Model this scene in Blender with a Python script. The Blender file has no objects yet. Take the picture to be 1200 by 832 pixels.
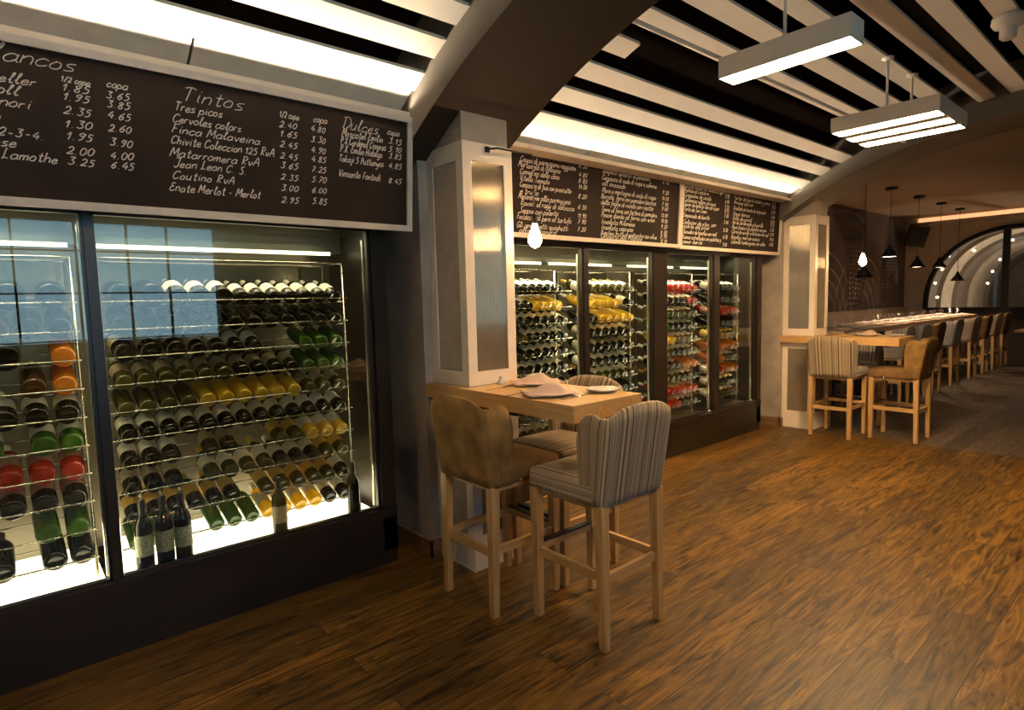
import bpy, bmesh, math, random
from mathutils import Vector, Matrix
random.seed(7)
scn = bpy.context.scene
C = bpy.context.collection
PI = math.pi
D2R = PI / 180

# ---------------------------------------------------------------- camera, world, exposure
F_PX, YAW, PITCH, ROLL, CAM_H = 698.6, 0.70892, -0.08837, -0.02605, 1.55
def make_camera():
    cy, sy, cp, sp, cr, sr = math.cos(YAW), math.sin(YAW), math.cos(PITCH), math.sin(PITCH), math.cos(ROLL), math.sin(ROLL)
    f = Vector((sy * cp, cy * cp, sp)); r = Vector((cy, -sy, 0)); u = r.cross(f)
    r2 = cr * r + sr * u; u2 = -sr * r + cr * u
    m = Matrix((r2, u2, -f)).transposed().to_4x4()
    m.translation = Vector((0, 0, CAM_H))
    cd = bpy.data.cameras.new('camera'); co = bpy.data.objects.new('camera', cd); C.objects.link(co)
    co.matrix_world = m
    cd.sensor_fit = 'HORIZONTAL'; cd.sensor_width = 36.0; cd.lens = F_PX / 1200 * 36.0
    cd.clip_start = 0.05; cd.clip_end = 100
    scn.camera = co
make_camera()

W = bpy.data.worlds.new('dusk_sky'); scn.world = W; W.use_nodes = True
bg = W.node_tree.nodes['Background']
_tc = W.node_tree.nodes.new('ShaderNodeTexCoord'); _sp = W.node_tree.nodes.new('ShaderNodeSeparateXYZ'); _rp = W.node_tree.nodes.new('ShaderNodeValToRGB')
W.node_tree.links.new(_tc.outputs['Generated'], _sp.inputs[0]); W.node_tree.links.new(_sp.outputs['Z'], _rp.inputs['Fac']); W.node_tree.links.new(_rp.outputs['Color'], bg.inputs[0])
_rp.color_ramp.elements[0].position = .0; _rp.color_ramp.elements[0].color = (.42, .66, .78, 1)
_rp.color_ramp.elements[1].position = .22; _rp.color_ramp.elements[1].color = (.10, .34, .58, 1)
bg.inputs[1].default_value = 4.6
scn.view_settings.view_transform = 'Standard'
scn.view_settings.look = 'None'
scn.view_settings.gamma = 1.0
scn.view_settings.use_curve_mapping = False
scn.view_settings.exposure = 0.0

# light strengths, all in one place
WARM = (1.0, 0.66, 0.33)
WARMER = (1.0, 0.56, 0.24)
COVE_W = 15.0          # watts per metre of cove strip
LED_E = 150.0           # emission of the hanging light boxes
BULB_E = 130.0
FRIDGE_TOP = 5.0      # watts per bay
EDGE_W = 1.9             # watts per added, unseen upright strip beside the fridge doors
FRIDGE_BOX = 4.5       # emission of the fridge light box
PENDANT_W = 20.0
COVE_BACK = 1.2

def area_lamp(name, loc, direction, sx, sy, watts, color, spread=PI, parent=None):
    d = bpy.data.lights.new(name, 'AREA'); d.shape = 'RECTANGLE'; d.size = sx; d.size_y = sy
    d.energy = watts; d.color = color; d.spread = spread
    o = bpy.data.objects.new(name, d); C.objects.link(o)
    z = -Vector(direction).normalized(); x = Vector((1, 0, 0))
    if abs(z.dot(x)) > .99: x = Vector((0, 1, 0))
    y = z.cross(x).normalized(); x = y.cross(z)
    m = Matrix((x, y, z)).transposed().to_4x4(); m.translation = Vector(loc)
    o.matrix_world = m
    if parent: o.parent = parent; o.matrix_parent_inverse = Matrix.Identity(4)
    return o

# ---------------------------------------------------------------- materials
def new_mat(name):
    m = bpy.data.materials.new(name); m.use_nodes = True
    nt = m.node_tree; b = nt.nodes['Principled BSDF']
    return m, nt, b
def N(nt, t, **k):
    n = nt.nodes.new(t)
    for a, v in k.items(): setattr(n, a, v)
    return n
def L(nt, a, b): nt.links.new(a, b)
def plain(name, col, rough=.5, metal=0., var=.12, scale=8., bump=0., spec=.5, coat=0.):
    """one colour with a soft noise mottling"""
    m, nt, b = new_mat(name)
    tc = N(nt, 'ShaderNodeTexCoord'); no = N(nt, 'ShaderNodeTexNoise')
    no.inputs['Scale'].default_value = scale; no.inputs['Detail'].default_value = 4
    L(nt, tc.outputs['Object'], no.inputs['Vector'])
    rp = N(nt, 'ShaderNodeValToRGB')
    rp.color_ramp.elements[0].position = .3; rp.color_ramp.elements[1].position = .7
    rp.color_ramp.elements[0].color = tuple(c * (1 - var) for c in col) + (1,)
    rp.color_ramp.elements[1].color = tuple(min(1, c * (1 + var)) for c in col) + (1,)
    L(nt, no.outputs['Fac'], rp.inputs['Fac']); L(nt, rp.outputs['Color'], b.inputs['Base Color'])
    b.inputs['Roughness'].default_value = rough; b.inputs['Metallic'].default_value = metal
    b.inputs['Specular IOR Level'].default_value = spec; b.inputs['Coat Weight'].default_value = coat
    if bump:
        bp = N(nt, 'ShaderNodeBump'); bp.inputs['Strength'].default_value = bump; bp.inputs['Distance'].default_value = .01
        L(nt, no.outputs['Fac'], bp.inputs['Height']); L(nt, bp.outputs['Normal'], b.inputs['Normal'])
    return m
def emit(name, col, s):
    m, nt, b = new_mat(name)
    b.inputs['Base Color'].default_value = (.8, .8, .8, 1)
    b.inputs['Emission Color'].default_value = col + (1,); b.inputs['Emission Strength'].default_value = s
    return m
def wood(name, c1, c2, axis, rough=.45, scale=1., bump=.05):
    """straight grain along one local axis"""
    m, nt, b = new_mat(name)
    tc = N(nt, 'ShaderNodeTexCoord'); mp = N(nt, 'ShaderNodeMapping')
    sc = [22., 22., 22.]; sc[axis] = 1.4
    mp.inputs['Scale'].default_value = [s * scale for s in sc]
    L(nt, tc.outputs['Object'], mp.inputs['Vector'])
    no = N(nt, 'ShaderNodeTexNoise'); no.inputs['Scale'].default_value = 2.2; no.inputs['Detail'].default_value = 6; no.inputs['Distortion'].default_value = .6
    L(nt, mp.outputs['Vector'], no.inputs['Vector'])
    rp = N(nt, 'ShaderNodeValToRGB'); rp.color_ramp.elements[0].position = .3; rp.color_ramp.elements[1].position = .72
    rp.color_ramp.elements[0].color = c1 + (1,); rp.color_ramp.elements[1].color = c2 + (1,)
    L(nt, no.outputs['Fac'], rp.inputs['Fac']); L(nt, rp.outputs['Color'], b.inputs['Base Color'])
    b.inputs['Roughness'].default_value = rough
    bp = N(nt, 'ShaderNodeBump'); bp.inputs['Strength'].default_value = bump; bp.inputs['Distance'].default_value = .004
    L(nt, no.outputs['Fac'], bp.inputs['Height']); L(nt, bp.outputs['Normal'], b.inputs['Normal'])
    return m
def floor_mat(name, c1, c2, dark, rough):
    m, nt, b = new_mat(name)
    tc = N(nt, 'ShaderNodeTexCoord')
    br = N(nt, 'ShaderNodeTexBrick'); br.offset = .37; br.offset_frequency = 2; br.squash = 1
    br.inputs['Scale'].default_value = 1; br.inputs['Brick Width'].default_value = 1.7; br.inputs['Row Height'].default_value = .185
    br.inputs['Mortar Size'].default_value = .0022; br.inputs['Mortar Smooth'].default_value = .2
    br.inputs['Color1'].default_value = (0, 0, 0, 1); br.inputs['Color2'].default_value = (1, 1, 1, 1); br.inputs['Mortar'].default_value = (.5, .5, .5, 1)
    L(nt, tc.outputs['Object'], br.inputs['Vector'])
    # each plank gets its own piece of grain: shift the grain by the plank's random value
    vm = N(nt, 'ShaderNodeVectorMath', operation='MULTIPLY_ADD')
    vm.inputs[1].default_value = (7.3, 3.1, 5.0)
    L(nt, br.outputs['Color'], vm.inputs[0]); L(nt, tc.outputs['Object'], vm.inputs[2])
    mp = N(nt, 'ShaderNodeMapping'); mp.inputs['Scale'].default_value = (1.6, 13., 1.)
    L(nt, vm.outputs[0], mp.inputs['Vector'])
    no = N(nt, 'ShaderNodeTexNoise'); no.inputs['Scale'].default_value = 1.6; no.inputs['Detail'].default_value = 7
    no.inputs['Roughness'].default_value = .62; no.inputs['Distortion'].default_value = 1.6
    L(nt, mp.outputs['Vector'], no.inputs['Vector'])
    mp2 = N(nt, 'ShaderNodeMapping'); mp2.inputs['Scale'].default_value = (5., 130., 1.)
    L(nt, vm.outputs[0], mp2.inputs['Vector'])
    n2 = N(nt, 'ShaderNodeTexNoise'); n2.inputs['Scale'].default_value = 1.5; n2.inputs['Detail'].default_value = 3
    L(nt, mp2.outputs['Vector'], n2.inputs['Vector'])
    rp = N(nt, 'ShaderNodeValToRGB'); e = rp.color_ramp.elements
    e[0].position = .36; e[0].color = dark + (1,); e[1].position = .62; e[1].color = c2 + (1,)
    x = e.new(.47); x.color = c1 + (1,)
    L(nt, no.outputs['Fac'], rp.inputs['Fac'])
    mx = N(nt, 'ShaderNodeMix', data_type='RGBA', blend_type='MULTIPLY'); mx.inputs[0].default_value = .55
    L(nt, rp.outputs['Color'], mx.inputs[6])
    r2 = N(nt, 'ShaderNodeValToRGB'); r2.color_ramp.elements[0].position = .35; r2.color_ramp.elements[0].color = (.30, .26, .22, 1); r2.color_ramp.elements[1].position = .62
    L(nt, n2.outputs['Fac'], r2.inputs['Fac']); L(nt, r2.outputs['Color'], mx.inputs[7])
    m3 = N(nt, 'ShaderNodeMix', data_type='RGBA', blend_type='MULTIPLY'); m3.inputs[0].default_value = 1
    r3 = N(nt, 'ShaderNodeValToRGB'); r3.color_ramp.elements[0].color = (.6, .6, .6, 1); r3.color_ramp.elements[1].color = (1.25, 1.2, 1.1, 1)
    L(nt, br.outputs['Color'], r3.inputs['Fac']); L(nt, mx.outputs[2], m3.inputs[6]); L(nt, r3.outputs['Color'], m3.inputs[7])
    m4 = N(nt, 'ShaderNodeMix', data_type='RGBA'); L(nt, br.outputs['Fac'], m4.inputs[0]); L(nt, m3.outputs[2], m4.inputs[6])
    m4.inputs[7].default_value = tuple(c * .35 for c in dark) + (1,)
    L(nt, m4.outputs[2], b.inputs['Base Color'])
    ro = N(nt, 'ShaderNodeMapRange'); ro.inputs['To Min'].default_value = rough - .1; ro.inputs['To Max'].default_value = rough + .15
    L(nt, n2.outputs['Fac'], ro.inputs['Value']); L(nt, ro.outputs[0], b.inputs['Roughness'])
    b.inputs['Specular IOR Level'].default_value = .35
    sb = N(nt, 'ShaderNodeMath', operation='MULTIPLY_ADD'); L(nt, br.outputs['Fac'], sb.inputs[0]); sb.inputs[1].default_value = -1.5; L(nt, n2.outputs['Fac'], sb.inputs[2])
    bp = N(nt, 'ShaderNodeBump'); bp.inputs['Strength'].default_value = .25; bp.inputs['Distance'].default_value = .004
    L(nt, sb.outputs[0], bp.inputs['Height']); L(nt, bp.outputs['Normal'], b.inputs['Normal'])
    return m
def stripes(name, mode, grey=0.):
    """woven stripes; mode picks how the cloth is laid over the shape"""
    m, nt, b = new_mat(name)
    tc = N(nt, 'ShaderNodeTexCoord'); sp = N(nt, 'ShaderNodeSeparateXYZ'); L(nt, tc.outputs['Object'], sp.inputs[0])
    ad = N(nt, 'ShaderNodeMath', operation='ADD'); L(nt, sp.outputs['X'], ad.inputs[0])
    L(nt, sp.outputs['Y' if mode == 'back' else 'Z'], ad.inputs[1])
    at = N(nt, 'ShaderNodeAttribute'); at.attribute_name = 'cloth_run'
    no = N(nt, 'ShaderNodeTexNoise', noise_dimensions='1D'); no.inputs['Scale'].default_value = 60; no.inputs['Detail'].default_value = 2.5; no.inputs['Roughness'].default_value = .8
    L(nt, at.outputs['Fac'] if mode == 'back' else ad.outputs[0], no.inputs['W'])
    rp = N(nt, 'ShaderNodeValToRGB'); rp.color_ramp.interpolation = 'LINEAR'; e = rp.color_ramp.elements
    def g(c):
        k = sum(c) / 3; return tuple(x * (1 - grey) + k * w * grey for x, w in zip(c, (1.32, 1.22, 1.12))) + (1,)
    e[0].position = .30; e[0].color = g((.045, .028, .016)); e[1].position = .68; e[1].color = g((.50, .40, .27))
    for p, c in ((.39, (.13, .09, .055)), (.46, (.36, .27, .17)), (.52, (.21, .155, .10)), (.58, (.42, .33, .22))):
        x = e.new(p); x.color = g(c)
    L(nt, no.outputs['Fac'], rp.inputs['Fac']); L(nt, rp.outputs['Color'], b.inputs['Base Color'])
    b.inputs['Roughness'].default_value = .95; b.inputs['Specular IOR Level'].default_value = .15; b.inputs['Sheen Weight'].default_value = .2
    n3 = N(nt, 'ShaderNodeTexNoise'); n3.inputs['Scale'].default_value = 400
    L(nt, tc.outputs['Object'], n3.inputs['Vector'])
    bp = N(nt, 'ShaderNodeBump'); bp.inputs['Strength'].default_value = .15; bp.inputs['Distance'].default_value = .003
    L(nt, n3.outputs['Fac'], bp.inputs['Height']); L(nt, bp.outputs['Normal'], b.inputs['Normal'])
    return m
def fresnel(nt):
    """same Fresnel curve from either side of the pane"""
    ge = N(nt, 'ShaderNodeNewGeometry'); ma = N(nt, 'ShaderNodeMath', operation='MULTIPLY_ADD')
    ma.inputs[1].default_value = 1 / 1.5 - 1.5; ma.inputs[2].default_value = 1.5
    L(nt, ge.outputs['Backfacing'], ma.inputs[0])
    fr = N(nt, 'ShaderNodeFresnel'); L(nt, ma.outputs[0], fr.inputs['IOR']); return fr
def pane_glass(name, tint, refl=.5, rough=0.):
    """thin clear glass: tinted see-through with a Fresnel mirror on top"""
    m, nt, b = new_mat(name); nt.nodes.remove(b)
    out = nt.nodes['Material Output']
    tr = N(nt, 'ShaderNodeBsdfTransparent'); tr.inputs[0].default_value = tint + (1,)
    gl = N(nt, 'ShaderNodeBsdfGlossy'); gl.inputs['Roughness'].default_value = rough
    fr = fresnel(nt)
    mu = N(nt, 'ShaderNodeMath', operation='MULTIPLY', use_clamp=True); mu.inputs[1].default_value = refl
    L(nt, fr.outputs[0], mu.inputs[0])
    mx = N(nt, 'ShaderNodeMixShader'); L(nt, mu.outputs[0], mx.inputs[0]); L(nt, tr.outputs[0], mx.inputs[1]); L(nt, gl.outputs[0], mx.inputs[2])
    L(nt, mx.outputs[0], out.inputs['Surface'])
    return m
def bottle_glass(name, col, clear=.0, rough=.06):
    """coloured glass full of wine: gloss over a see-through / glowing body"""
    m, nt, b = new_mat(name); nt.nodes.remove(b)
    out = nt.nodes['Material Output']
    tc = N(nt, 'ShaderNodeTexCoord'); no = N(nt, 'ShaderNodeTexNoise'); no.inputs['Scale'].default_value = 9
    L(nt, tc.outputs['Object'], no.inputs['Vector'])
    hs = N(nt, 'ShaderNodeMix', data_type='RGBA'); hs.inputs[6].default_value = tuple(c * .8 for c in col) + (1,); hs.inputs[7].default_value = tuple(min(1, c * 1.2) for c in col) + (1,)
    L(nt, no.outputs['Fac'], hs.inputs[0])
    df = N(nt, 'ShaderNodeBsdfDiffuse'); L(nt, hs.outputs[2], df.inputs[0])
    tl = N(nt, 'ShaderNodeBsdfTranslucent'); L(nt, hs.outputs[2], tl.inputs[0])
    tr = N(nt, 'ShaderNodeBsdfTransparent'); L(nt, hs.outputs[2], tr.inputs[0])
    m1 = N(nt, 'ShaderNodeMixShader'); m1.inputs[0].default_value = .5; L(nt, df.outputs[0], m1.inputs[1]); L(nt, tl.outputs[0], m1.inputs[2])
    m2 = N(nt, 'ShaderNodeMixShader'); m2.inputs[0].default_value = clear; L(nt, m1.outputs[0], m2.inputs[1]); L(nt, tr.outputs[0], m2.inputs[2])
    gl = N(nt, 'ShaderNodeBsdfGlossy'); gl.inputs['Roughness'].default_value = rough
    fr = fresnel(nt)
    m3 = N(nt, 'ShaderNodeMixShader'); L(nt, fr.outputs[0], m3.inputs[0]); L(nt, m2.outputs[0], m3.inputs[1]); L(nt, gl.outputs[0], m3.inputs[2])
    L(nt, m3.outputs[0], out.inputs['Surface'])
    return m
def ribbed_glass():
    m, nt, b = new_mat('ribbed_glass')
    tc = N(nt, 'ShaderNodeTexCoord'); sp = N(nt, 'ShaderNodeSeparateXYZ'); L(nt, tc.outputs['Object'], sp.inputs[0])
    ad = N(nt, 'ShaderNodeMath', operation='ADD'); L(nt, sp.outputs['X'], ad.inputs[0]); L(nt, sp.outputs['Y'], ad.inputs[1])
    mu = N(nt, 'ShaderNodeMath', operation='MULTIPLY'); mu.inputs[1].default_value = 2 * PI / .012; L(nt, ad.outputs[0], mu.inputs[0])
    sn = N(nt, 'ShaderNodeMath', operation='SINE'); L(nt, mu.outputs[0], sn.inputs[0])
    bp = N(nt, 'ShaderNodeBump'); bp.inputs['Strength'].default_value = .8; bp.inputs['Distance'].default_value = .002
    L(nt, sn.outputs[0], bp.inputs['Height']); L(nt, bp.outputs['Normal'], b.inputs['Normal'])
    b.inputs['Base Color'].default_value = (.40, .34, .24, 1); b.inputs['Roughness'].default_value = .10
    b.inputs['Metallic'].default_value = .65
    return m

M = {}
M['floor'] = floor_mat('oak_plank_floor', (.105, .052, .008), (.20, .104, .016), (.022, .009, .002), .42)
M['floor_rear'] = floor_mat('grey_plank_floor', (.10, .075, .055), (.16, .125, .095), (.05, .036, .026), .38)
M['oak'] = wood('light_oak_upright', (.40, .235, .085), (.60, .38, .16), 2)
M['oak_x'] = wood('light_oak_across', (.40, .235, .085), (.60, .38, .16), 0)
M['oak_y'] = wood('light_oak_deep', (.40, .235, .085), (.60, .38, .16), 1)
M['table'] = wood('oak_tabletop', (.50, .29, .10), (.66, .41, .17), 1, rough=.35)
M['table_x'] = wood('oak_long_tabletop', (.42, .27, .13), (.58, .40, .22), 0, rough=.35)
M['baseboard'] = wood('baseboard_oak', (.16, .085, .03), (.26, .15, .06), 1)
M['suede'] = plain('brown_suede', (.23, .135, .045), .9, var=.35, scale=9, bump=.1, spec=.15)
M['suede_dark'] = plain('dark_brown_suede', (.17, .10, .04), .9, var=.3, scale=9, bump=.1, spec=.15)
M['stripe_back'] = stripes('striped_cloth_upright', 'back')
M['stripe_seat'] = stripes('striped_cloth_seat', 'seat')
M['grey_back'] = stripes('grey_striped_cloth', 'back', .8)
M['grey_seat'] = stripes('grey_striped_seat_cloth', 'seat', .8)
M['stud'] = plain('nickel_stud', (.8, .78, .72), .2, 1)
M['rubber'] = plain('black_metal', (.02, .02, .02), .35, .4)
M['frame_dark'] = plain('dark_bronze_paint', (.019, .0125, .008), .38, var=.25, scale=3)
M['black'] = plain('black_paint', (.007, .006, .005), .5, spec=.3)
M['board'] = plain('chalkboard_slate', (.022, .012, .007), .75, var=.3, scale=4, spec=.25)
M['board_frame'] = plain('cream_board_frame', (.78, .67, .54), .5, var=.06)
M['chalk'] = plain('white_chalk', (.85, .76, .65), .95, var=.2, scale=60)
M['slat'] = plain('cream_slat_paint', (.74, .66, .53), .55, var=.04, scale=3)
M['vault'] = plain('vault_panel', (.62, .60, .53), .75, var=.10, scale=5, bump=.05)
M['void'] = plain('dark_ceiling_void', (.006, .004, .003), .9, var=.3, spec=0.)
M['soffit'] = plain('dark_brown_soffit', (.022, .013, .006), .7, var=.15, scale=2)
M['arch_side'] = plain('grey_arch_render', (.14, .122, .095), .8, var=.12, scale=4)
M['concrete'] = plain('raw_concrete', (.40, .34, .27), .85, var=.18, scale=5, bump=.15)
M['white_frame'] = plain('cream_white_paint', (.80, .70, .57), .45, var=.04)
M['ribbed'] = ribbed_glass()
M['glass'] = pane_glass('fridge_pane', (.93, .93, .84), 1.35)
M['hall_glass'] = pane_glass('hall_pane', (.95, .95, .92), .25)
M['window_glass'] = pane_glass('window_pane', (.95, .97, 1.), .6)
M['steel'] = plain('brushed_steel', (.42, .40, .34), .32, .9, var=.15, scale=3)
M['chrome'] = plain('chrome_rod', (.28, .26, .21), .25, 1)
M['fridge_back'] = plain('fridge_lining', (.15, .13, .09), .28, .7, var=.1, scale=2)
M['lightbox'] = emit('light_box_panel', (1., .90, .70), FRIDGE_BOX)
M['led'] = emit('led_diffuser', WARM, LED_E)
M['led_spot'] = emit('led_spot', WARM, LED_E * 1.2)
M['bulb'] = emit('filament_bulb', (1., .58, .28), BULB_E)
M['pendant_in'] = emit('pendant_glow', (1., .72, .45), 14)
M['strip'] = emit('fridge_strip', (1., .92, .68), 3.0)
M['cove_glow'] = emit('back_cove_glow', (1., .46, .20), COVE_BACK)
M['china'] = plain('white_china', (.75, .70, .62), .2, var=.03, coat=.3)
M['napkin'] = plain('blush_napkin', (.60, .43, .34), .85, var=.06, scale=20)
M['cutlery'] = plain('cutlery_steel', (.6, .57, .5), .2, 1)
M['wall_warm'] = plain('beige_wall', (.40, .32, .23), .85, var=.06)
M['ceil_warm'] = plain('brown_ceiling', (.26, .19, .13), .85, var=.05, scale=1)
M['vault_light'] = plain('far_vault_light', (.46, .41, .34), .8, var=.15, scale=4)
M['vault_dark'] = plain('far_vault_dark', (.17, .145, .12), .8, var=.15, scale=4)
M['white_chair'] = plain('white_chair_paint', (.6, .55, .48), .5)
M['bench'] = plain('tan_bench_leather', (.24, .17, .11), .6)
# bottles
M['b_dark'] = bottle_glass('black_green_glass', (.014, .013, .006))
M['b_olive'] = bottle_glass('olive_glass', (.085, .075, .015), .15)
M['b_green'] = bottle_glass('green_glass', (.06, .15, .018), .1)
M['b_yellow'] = bottle_glass('pale_yellow_wine', (.80, .58, .06), .25)
M['b_amber'] = bottle_glass('amber_spirit', (.62, .22, .02), .2)
M['b_rose'] = bottle_glass('red_rose_wine', (.55, .04, .02), .3)
M['b_brown'] = bottle_glass('brown_glass', (.10, .045, .012), .1)
M['l_white'] = plain('white_paper', (.82, .78, .66), .7, var=.05, scale=30)
M['l_tan'] = plain('tan_paper', (.42, .35, .22), .7, var=.15, scale=30)
M['l_gold'] = plain('gold_paper', (.72, .47, .10), .6, var=.15, scale=30)
M['l_green'] = plain('patterned_grey_green_paper', (.30, .33, .24), .7, var=.5, scale=90)
M['l_pink'] = plain('pink_paper', (.50, .28, .22), .7, var=.15, scale=30)
M['f_white'] = plain('white_foil', (.80, .76, .66), .35, .2)
M['f_gold'] = plain('gold_foil', (.75, .52, .08), .35, .3)
M['f_black'] = plain('black_foil', (.03, .025, .02), .35)
M['f_green'] = plain('pale_green_foil', (.45, .52, .34), .4)

# ---------------------------------------------------------------- mesh helpers
class MB:
    def __init__(s): s.v = []; s.f = []; s.sm = []
    def add(s, vs, fs, smooth=False):
        n = len(s.v); s.v += [tuple(p) for p in vs]
        for f in fs: s.f.append(tuple(i + n for i in f)); s.sm.append(smooth)
        return s
    def box(s, x0, x1, y0, y1, z0, z1):
        vs = [(x, y, z) for z in (z0, z1) for y in (y0, y1) for x in (x0, x1)]
        return s.add(vs, [(0, 2, 3, 1), (4, 5, 7, 6), (0, 1, 5, 4), (2, 6, 7, 3), (0, 4, 6, 2), (1, 3, 7, 5)])
    def hexa(s, bottom, top):
        """eight corners: bottom ring of four then top ring of four"""
        return s.add(list(bottom) + list(top), [(0, 3, 2, 1), (4, 5, 6, 7), (0, 1, 5, 4), (1, 2, 6, 5), (2, 3, 7, 6), (3, 0, 4, 7)])
    def rbox(s, x0, x1, y0, y1, z0, z1, r, seg=3):
        bm = bmesh.new(); bmesh.ops.create_cube(bm, size=1)
        for v in bm.verts: v.co = ((x0 + x1) / 2 + v.co.x * (x1 - x0), (y0 + y1) / 2 + v.co.y * (y1 - y0), (z0 + z1) / 2 + v.co.z * (z1 - z0))
        bmesh.ops.bevel(bm, geom=bm.edges[:], offset=r, segments=seg, profile=.5, affect='EDGES')
        bm.verts.index_update()
        s.add([v.co[:] for v in bm.verts], [[v.index for v in f.verts] for f in bm.faces], True); bm.free(); return s
    def tube(s, pts, r, n=8, caps=True):
        pts = [Vector(p) for p in pts]; rings = []; up = None
        for i, p in enumerate(pts):
            t = (pts[min(i + 1, len(pts) - 1)] - pts[max(i - 1, 0)]).normalized()
            if up is None or abs(up.dot(t)) > .95:
                up = Vector((0, 0, 1)) if abs(t.z) < .9 else Vector((1, 0, 0))
            a = t.cross(up).normalized(); b = t.cross(a); up = a.cross(t) * 1.0
            rr = r[i] if isinstance(r, (list, tuple)) else r
            rings.append([p + (a * math.cos(2 * PI * k / n) + b * math.sin(2 * PI * k / n)) * rr for k in range(n)])
        vs = [q for g in rings for q in g]; fs = []
        for i in range(len(pts) - 1):
            for k in range(n): fs.append((i * n + k, i * n + (k + 1) % n, (i + 1) * n + (k + 1) % n, (i + 1) * n + k))
        s.add(vs, fs, True)
        if caps:
            s.add(rings[0], [tuple(range(n))[::-1]]); s.add(rings[-1], [tuple(range(n))])
        return s
    def lathe(s, prof, n=16, c=(0, 0, 0), cap=True):
        vs = []; fs = []
        for r, z in prof:
            for k in range(n): vs.append((c[0] + r * math.cos(2 * PI * k / n), c[1] + r * math.sin(2 * PI * k / n), c[2] + z))
        for i in range(len(prof) - 1):
            for k in range(n): fs.append((i * n + k, i * n + (k + 1) % n, (i + 1) * n + (k + 1) % n, (i + 1) * n + k))
        s.add(vs, fs, True)
        if cap:
            if prof[0][0] > 1e-6: s.add(vs[:n], [tuple(range(n))[::-1]])
            if prof[-1][0] > 1e-6: s.add(vs[-n:], [tuple(range(n))])
        return s
    def prism_x(s, yz, x0, x1):
        """closed outline in y,z pushed along x"""
        n = len(yz)
        vs = [(x0, y, z) for y, z in yz] + [(x1, y, z) for y, z in yz]
        return s.add(vs, [tuple(range(n))[::-1], tuple(range(n, 2 * n))] + [(i, (i + 1) % n, n + (i + 1) % n, n + i) for i in range(n)])
    def mesh(s, name):
        me = bpy.data.meshes.new(name); me.from_pydata(s.v, [], s.f)
        me.polygons.foreach_set('use_smooth', s.sm); me.update()
        return me
    def build(s, name, mat, parent=None, fix=True):
        me = s.mesh(name)
        if fix:
            bm = bmesh.new(); bm.from_mesh(me); bmesh.ops.recalc_face_normals(bm, faces=bm.faces[:]); bm.to_mesh(me); bm.free()
        for m in (mat if isinstance(mat, (list, tuple)) else [mat]): me.materials.append(m)
        o = bpy.data.objects.new(name, me); C.objects.link(o)
        if parent: o.parent = parent
        return o
def box(name, mat, dims, parent=None): return MB().box(*dims).build(name, mat, parent)
def tag(o, label, cat, group=None, kind=None):
    o['label'] = label; o['category'] = cat
    if group: o['group'] = group
    if kind: o['kind'] = kind
    return o
def thing(name, label, cat, loc=(0, 0, 0), rz=0., group=None):
    o = bpy.data.objects.new(name, None); C.objects.link(o); o.empty_display_size = .1
    o.location = loc; o.rotation_euler = (0, 0, rz)
    return tag(o, label, cat, group)
def struct(o): o['kind'] = 'structure'; return o
def dup(o, parent=None, top=True):
    c = o.copy(); C.objects.link(c)
    if parent: c.parent = parent
    for ch in o.children: dup(ch, c, False)
    return c
ORD = ['first', 'second', 'third', 'fourth', 'fifth', 'sixth', 'seventh', 'eighth', 'ninth', 'tenth', 'eleventh', 'twelfth',
       'thirteenth', 'fourteenth', 'fifteenth', 'sixteenth', 'seventeenth', 'eighteenth']

# ---------------------------------------------------------------- the room
YC, ZC, R_SOFFIT, R_SLAT = .77, -1.03, 4.10, 4.29
def arc(R, deg, yc=YC): return (yc + R * math.sin(deg * D2R), ZC + R * math.cos(deg * D2R))
def arc_band(mb, x0, x1, r0, r1, a0, a1, n, yc=YC):
    pts = [arc(r0, a0 + (a1 - a0) * i / n, yc) for i in range(n + 1)] + [arc(r1, a1 + (a0 - a1) * i / n, yc) for i in range(n + 1)]
    m = len(pts)
    vs = [(x0, y, z) for y, z in pts] + [(x1, y, z) for y, z in pts]; fs = []
    for i in range(n):
        j = m - 1 - i
        fs += [(i, j, j - 1, i + 1), (m + i, m + i + 1, m + j - 1, m + j)]
    fs += [(i, (i + 1) % m, m + (i + 1) % m, m + i) for i in range(m)]
    return mb.add(vs, fs)

struct(MB().box(-4, 7.02, -2, 4.5, -.1, 0).build('floor', M['floor']))
struct(MB().box(7.02, 16.4, -2, 5, -.1, 0).build('floor', M['floor_rear']))
# barrel ceiling (dark void the slats hang under) and flat dining-room ceiling
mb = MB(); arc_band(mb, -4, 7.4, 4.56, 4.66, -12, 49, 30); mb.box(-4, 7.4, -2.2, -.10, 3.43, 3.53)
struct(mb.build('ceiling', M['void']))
struct(box('ceiling', M['ceil_warm'], (7.44, 16.4, -2, 5, 3.22, 3.36)))
# end wall above the arch between bar and dining room
mb = MB(); pts = [arc(4.5, a, .97) for a in range(-41, 42, 2)]
struct(box('wall_left', M['wall_warm'], (-4.15, -4, -2.2, 4.5, 0, 3.7)))
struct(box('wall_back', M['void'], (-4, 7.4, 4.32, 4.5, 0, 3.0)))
# arches: grey rendered sides, dark soffit
def arch(name, x0, x1, yc, label_mats, a1):
    mb = MB(); n = 60
    arc_band(mb, x0, x1, R_SOFFIT, 4.60, -12, a1, n, yc); y_, z_ = arc(R_SOFFIT, -12, yc); mb.box(x0, x1, -2.0, y_ + .001, z_, 3.44)
    o = mb.build(name, label_mats)
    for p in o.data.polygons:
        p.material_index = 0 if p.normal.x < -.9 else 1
    return struct(o)
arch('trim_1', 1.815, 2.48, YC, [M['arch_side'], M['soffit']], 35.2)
arch('trim_2', 6.81, 7.46, YC + .2, [M['arch_side'], M['arch_side']], 35.2)
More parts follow.
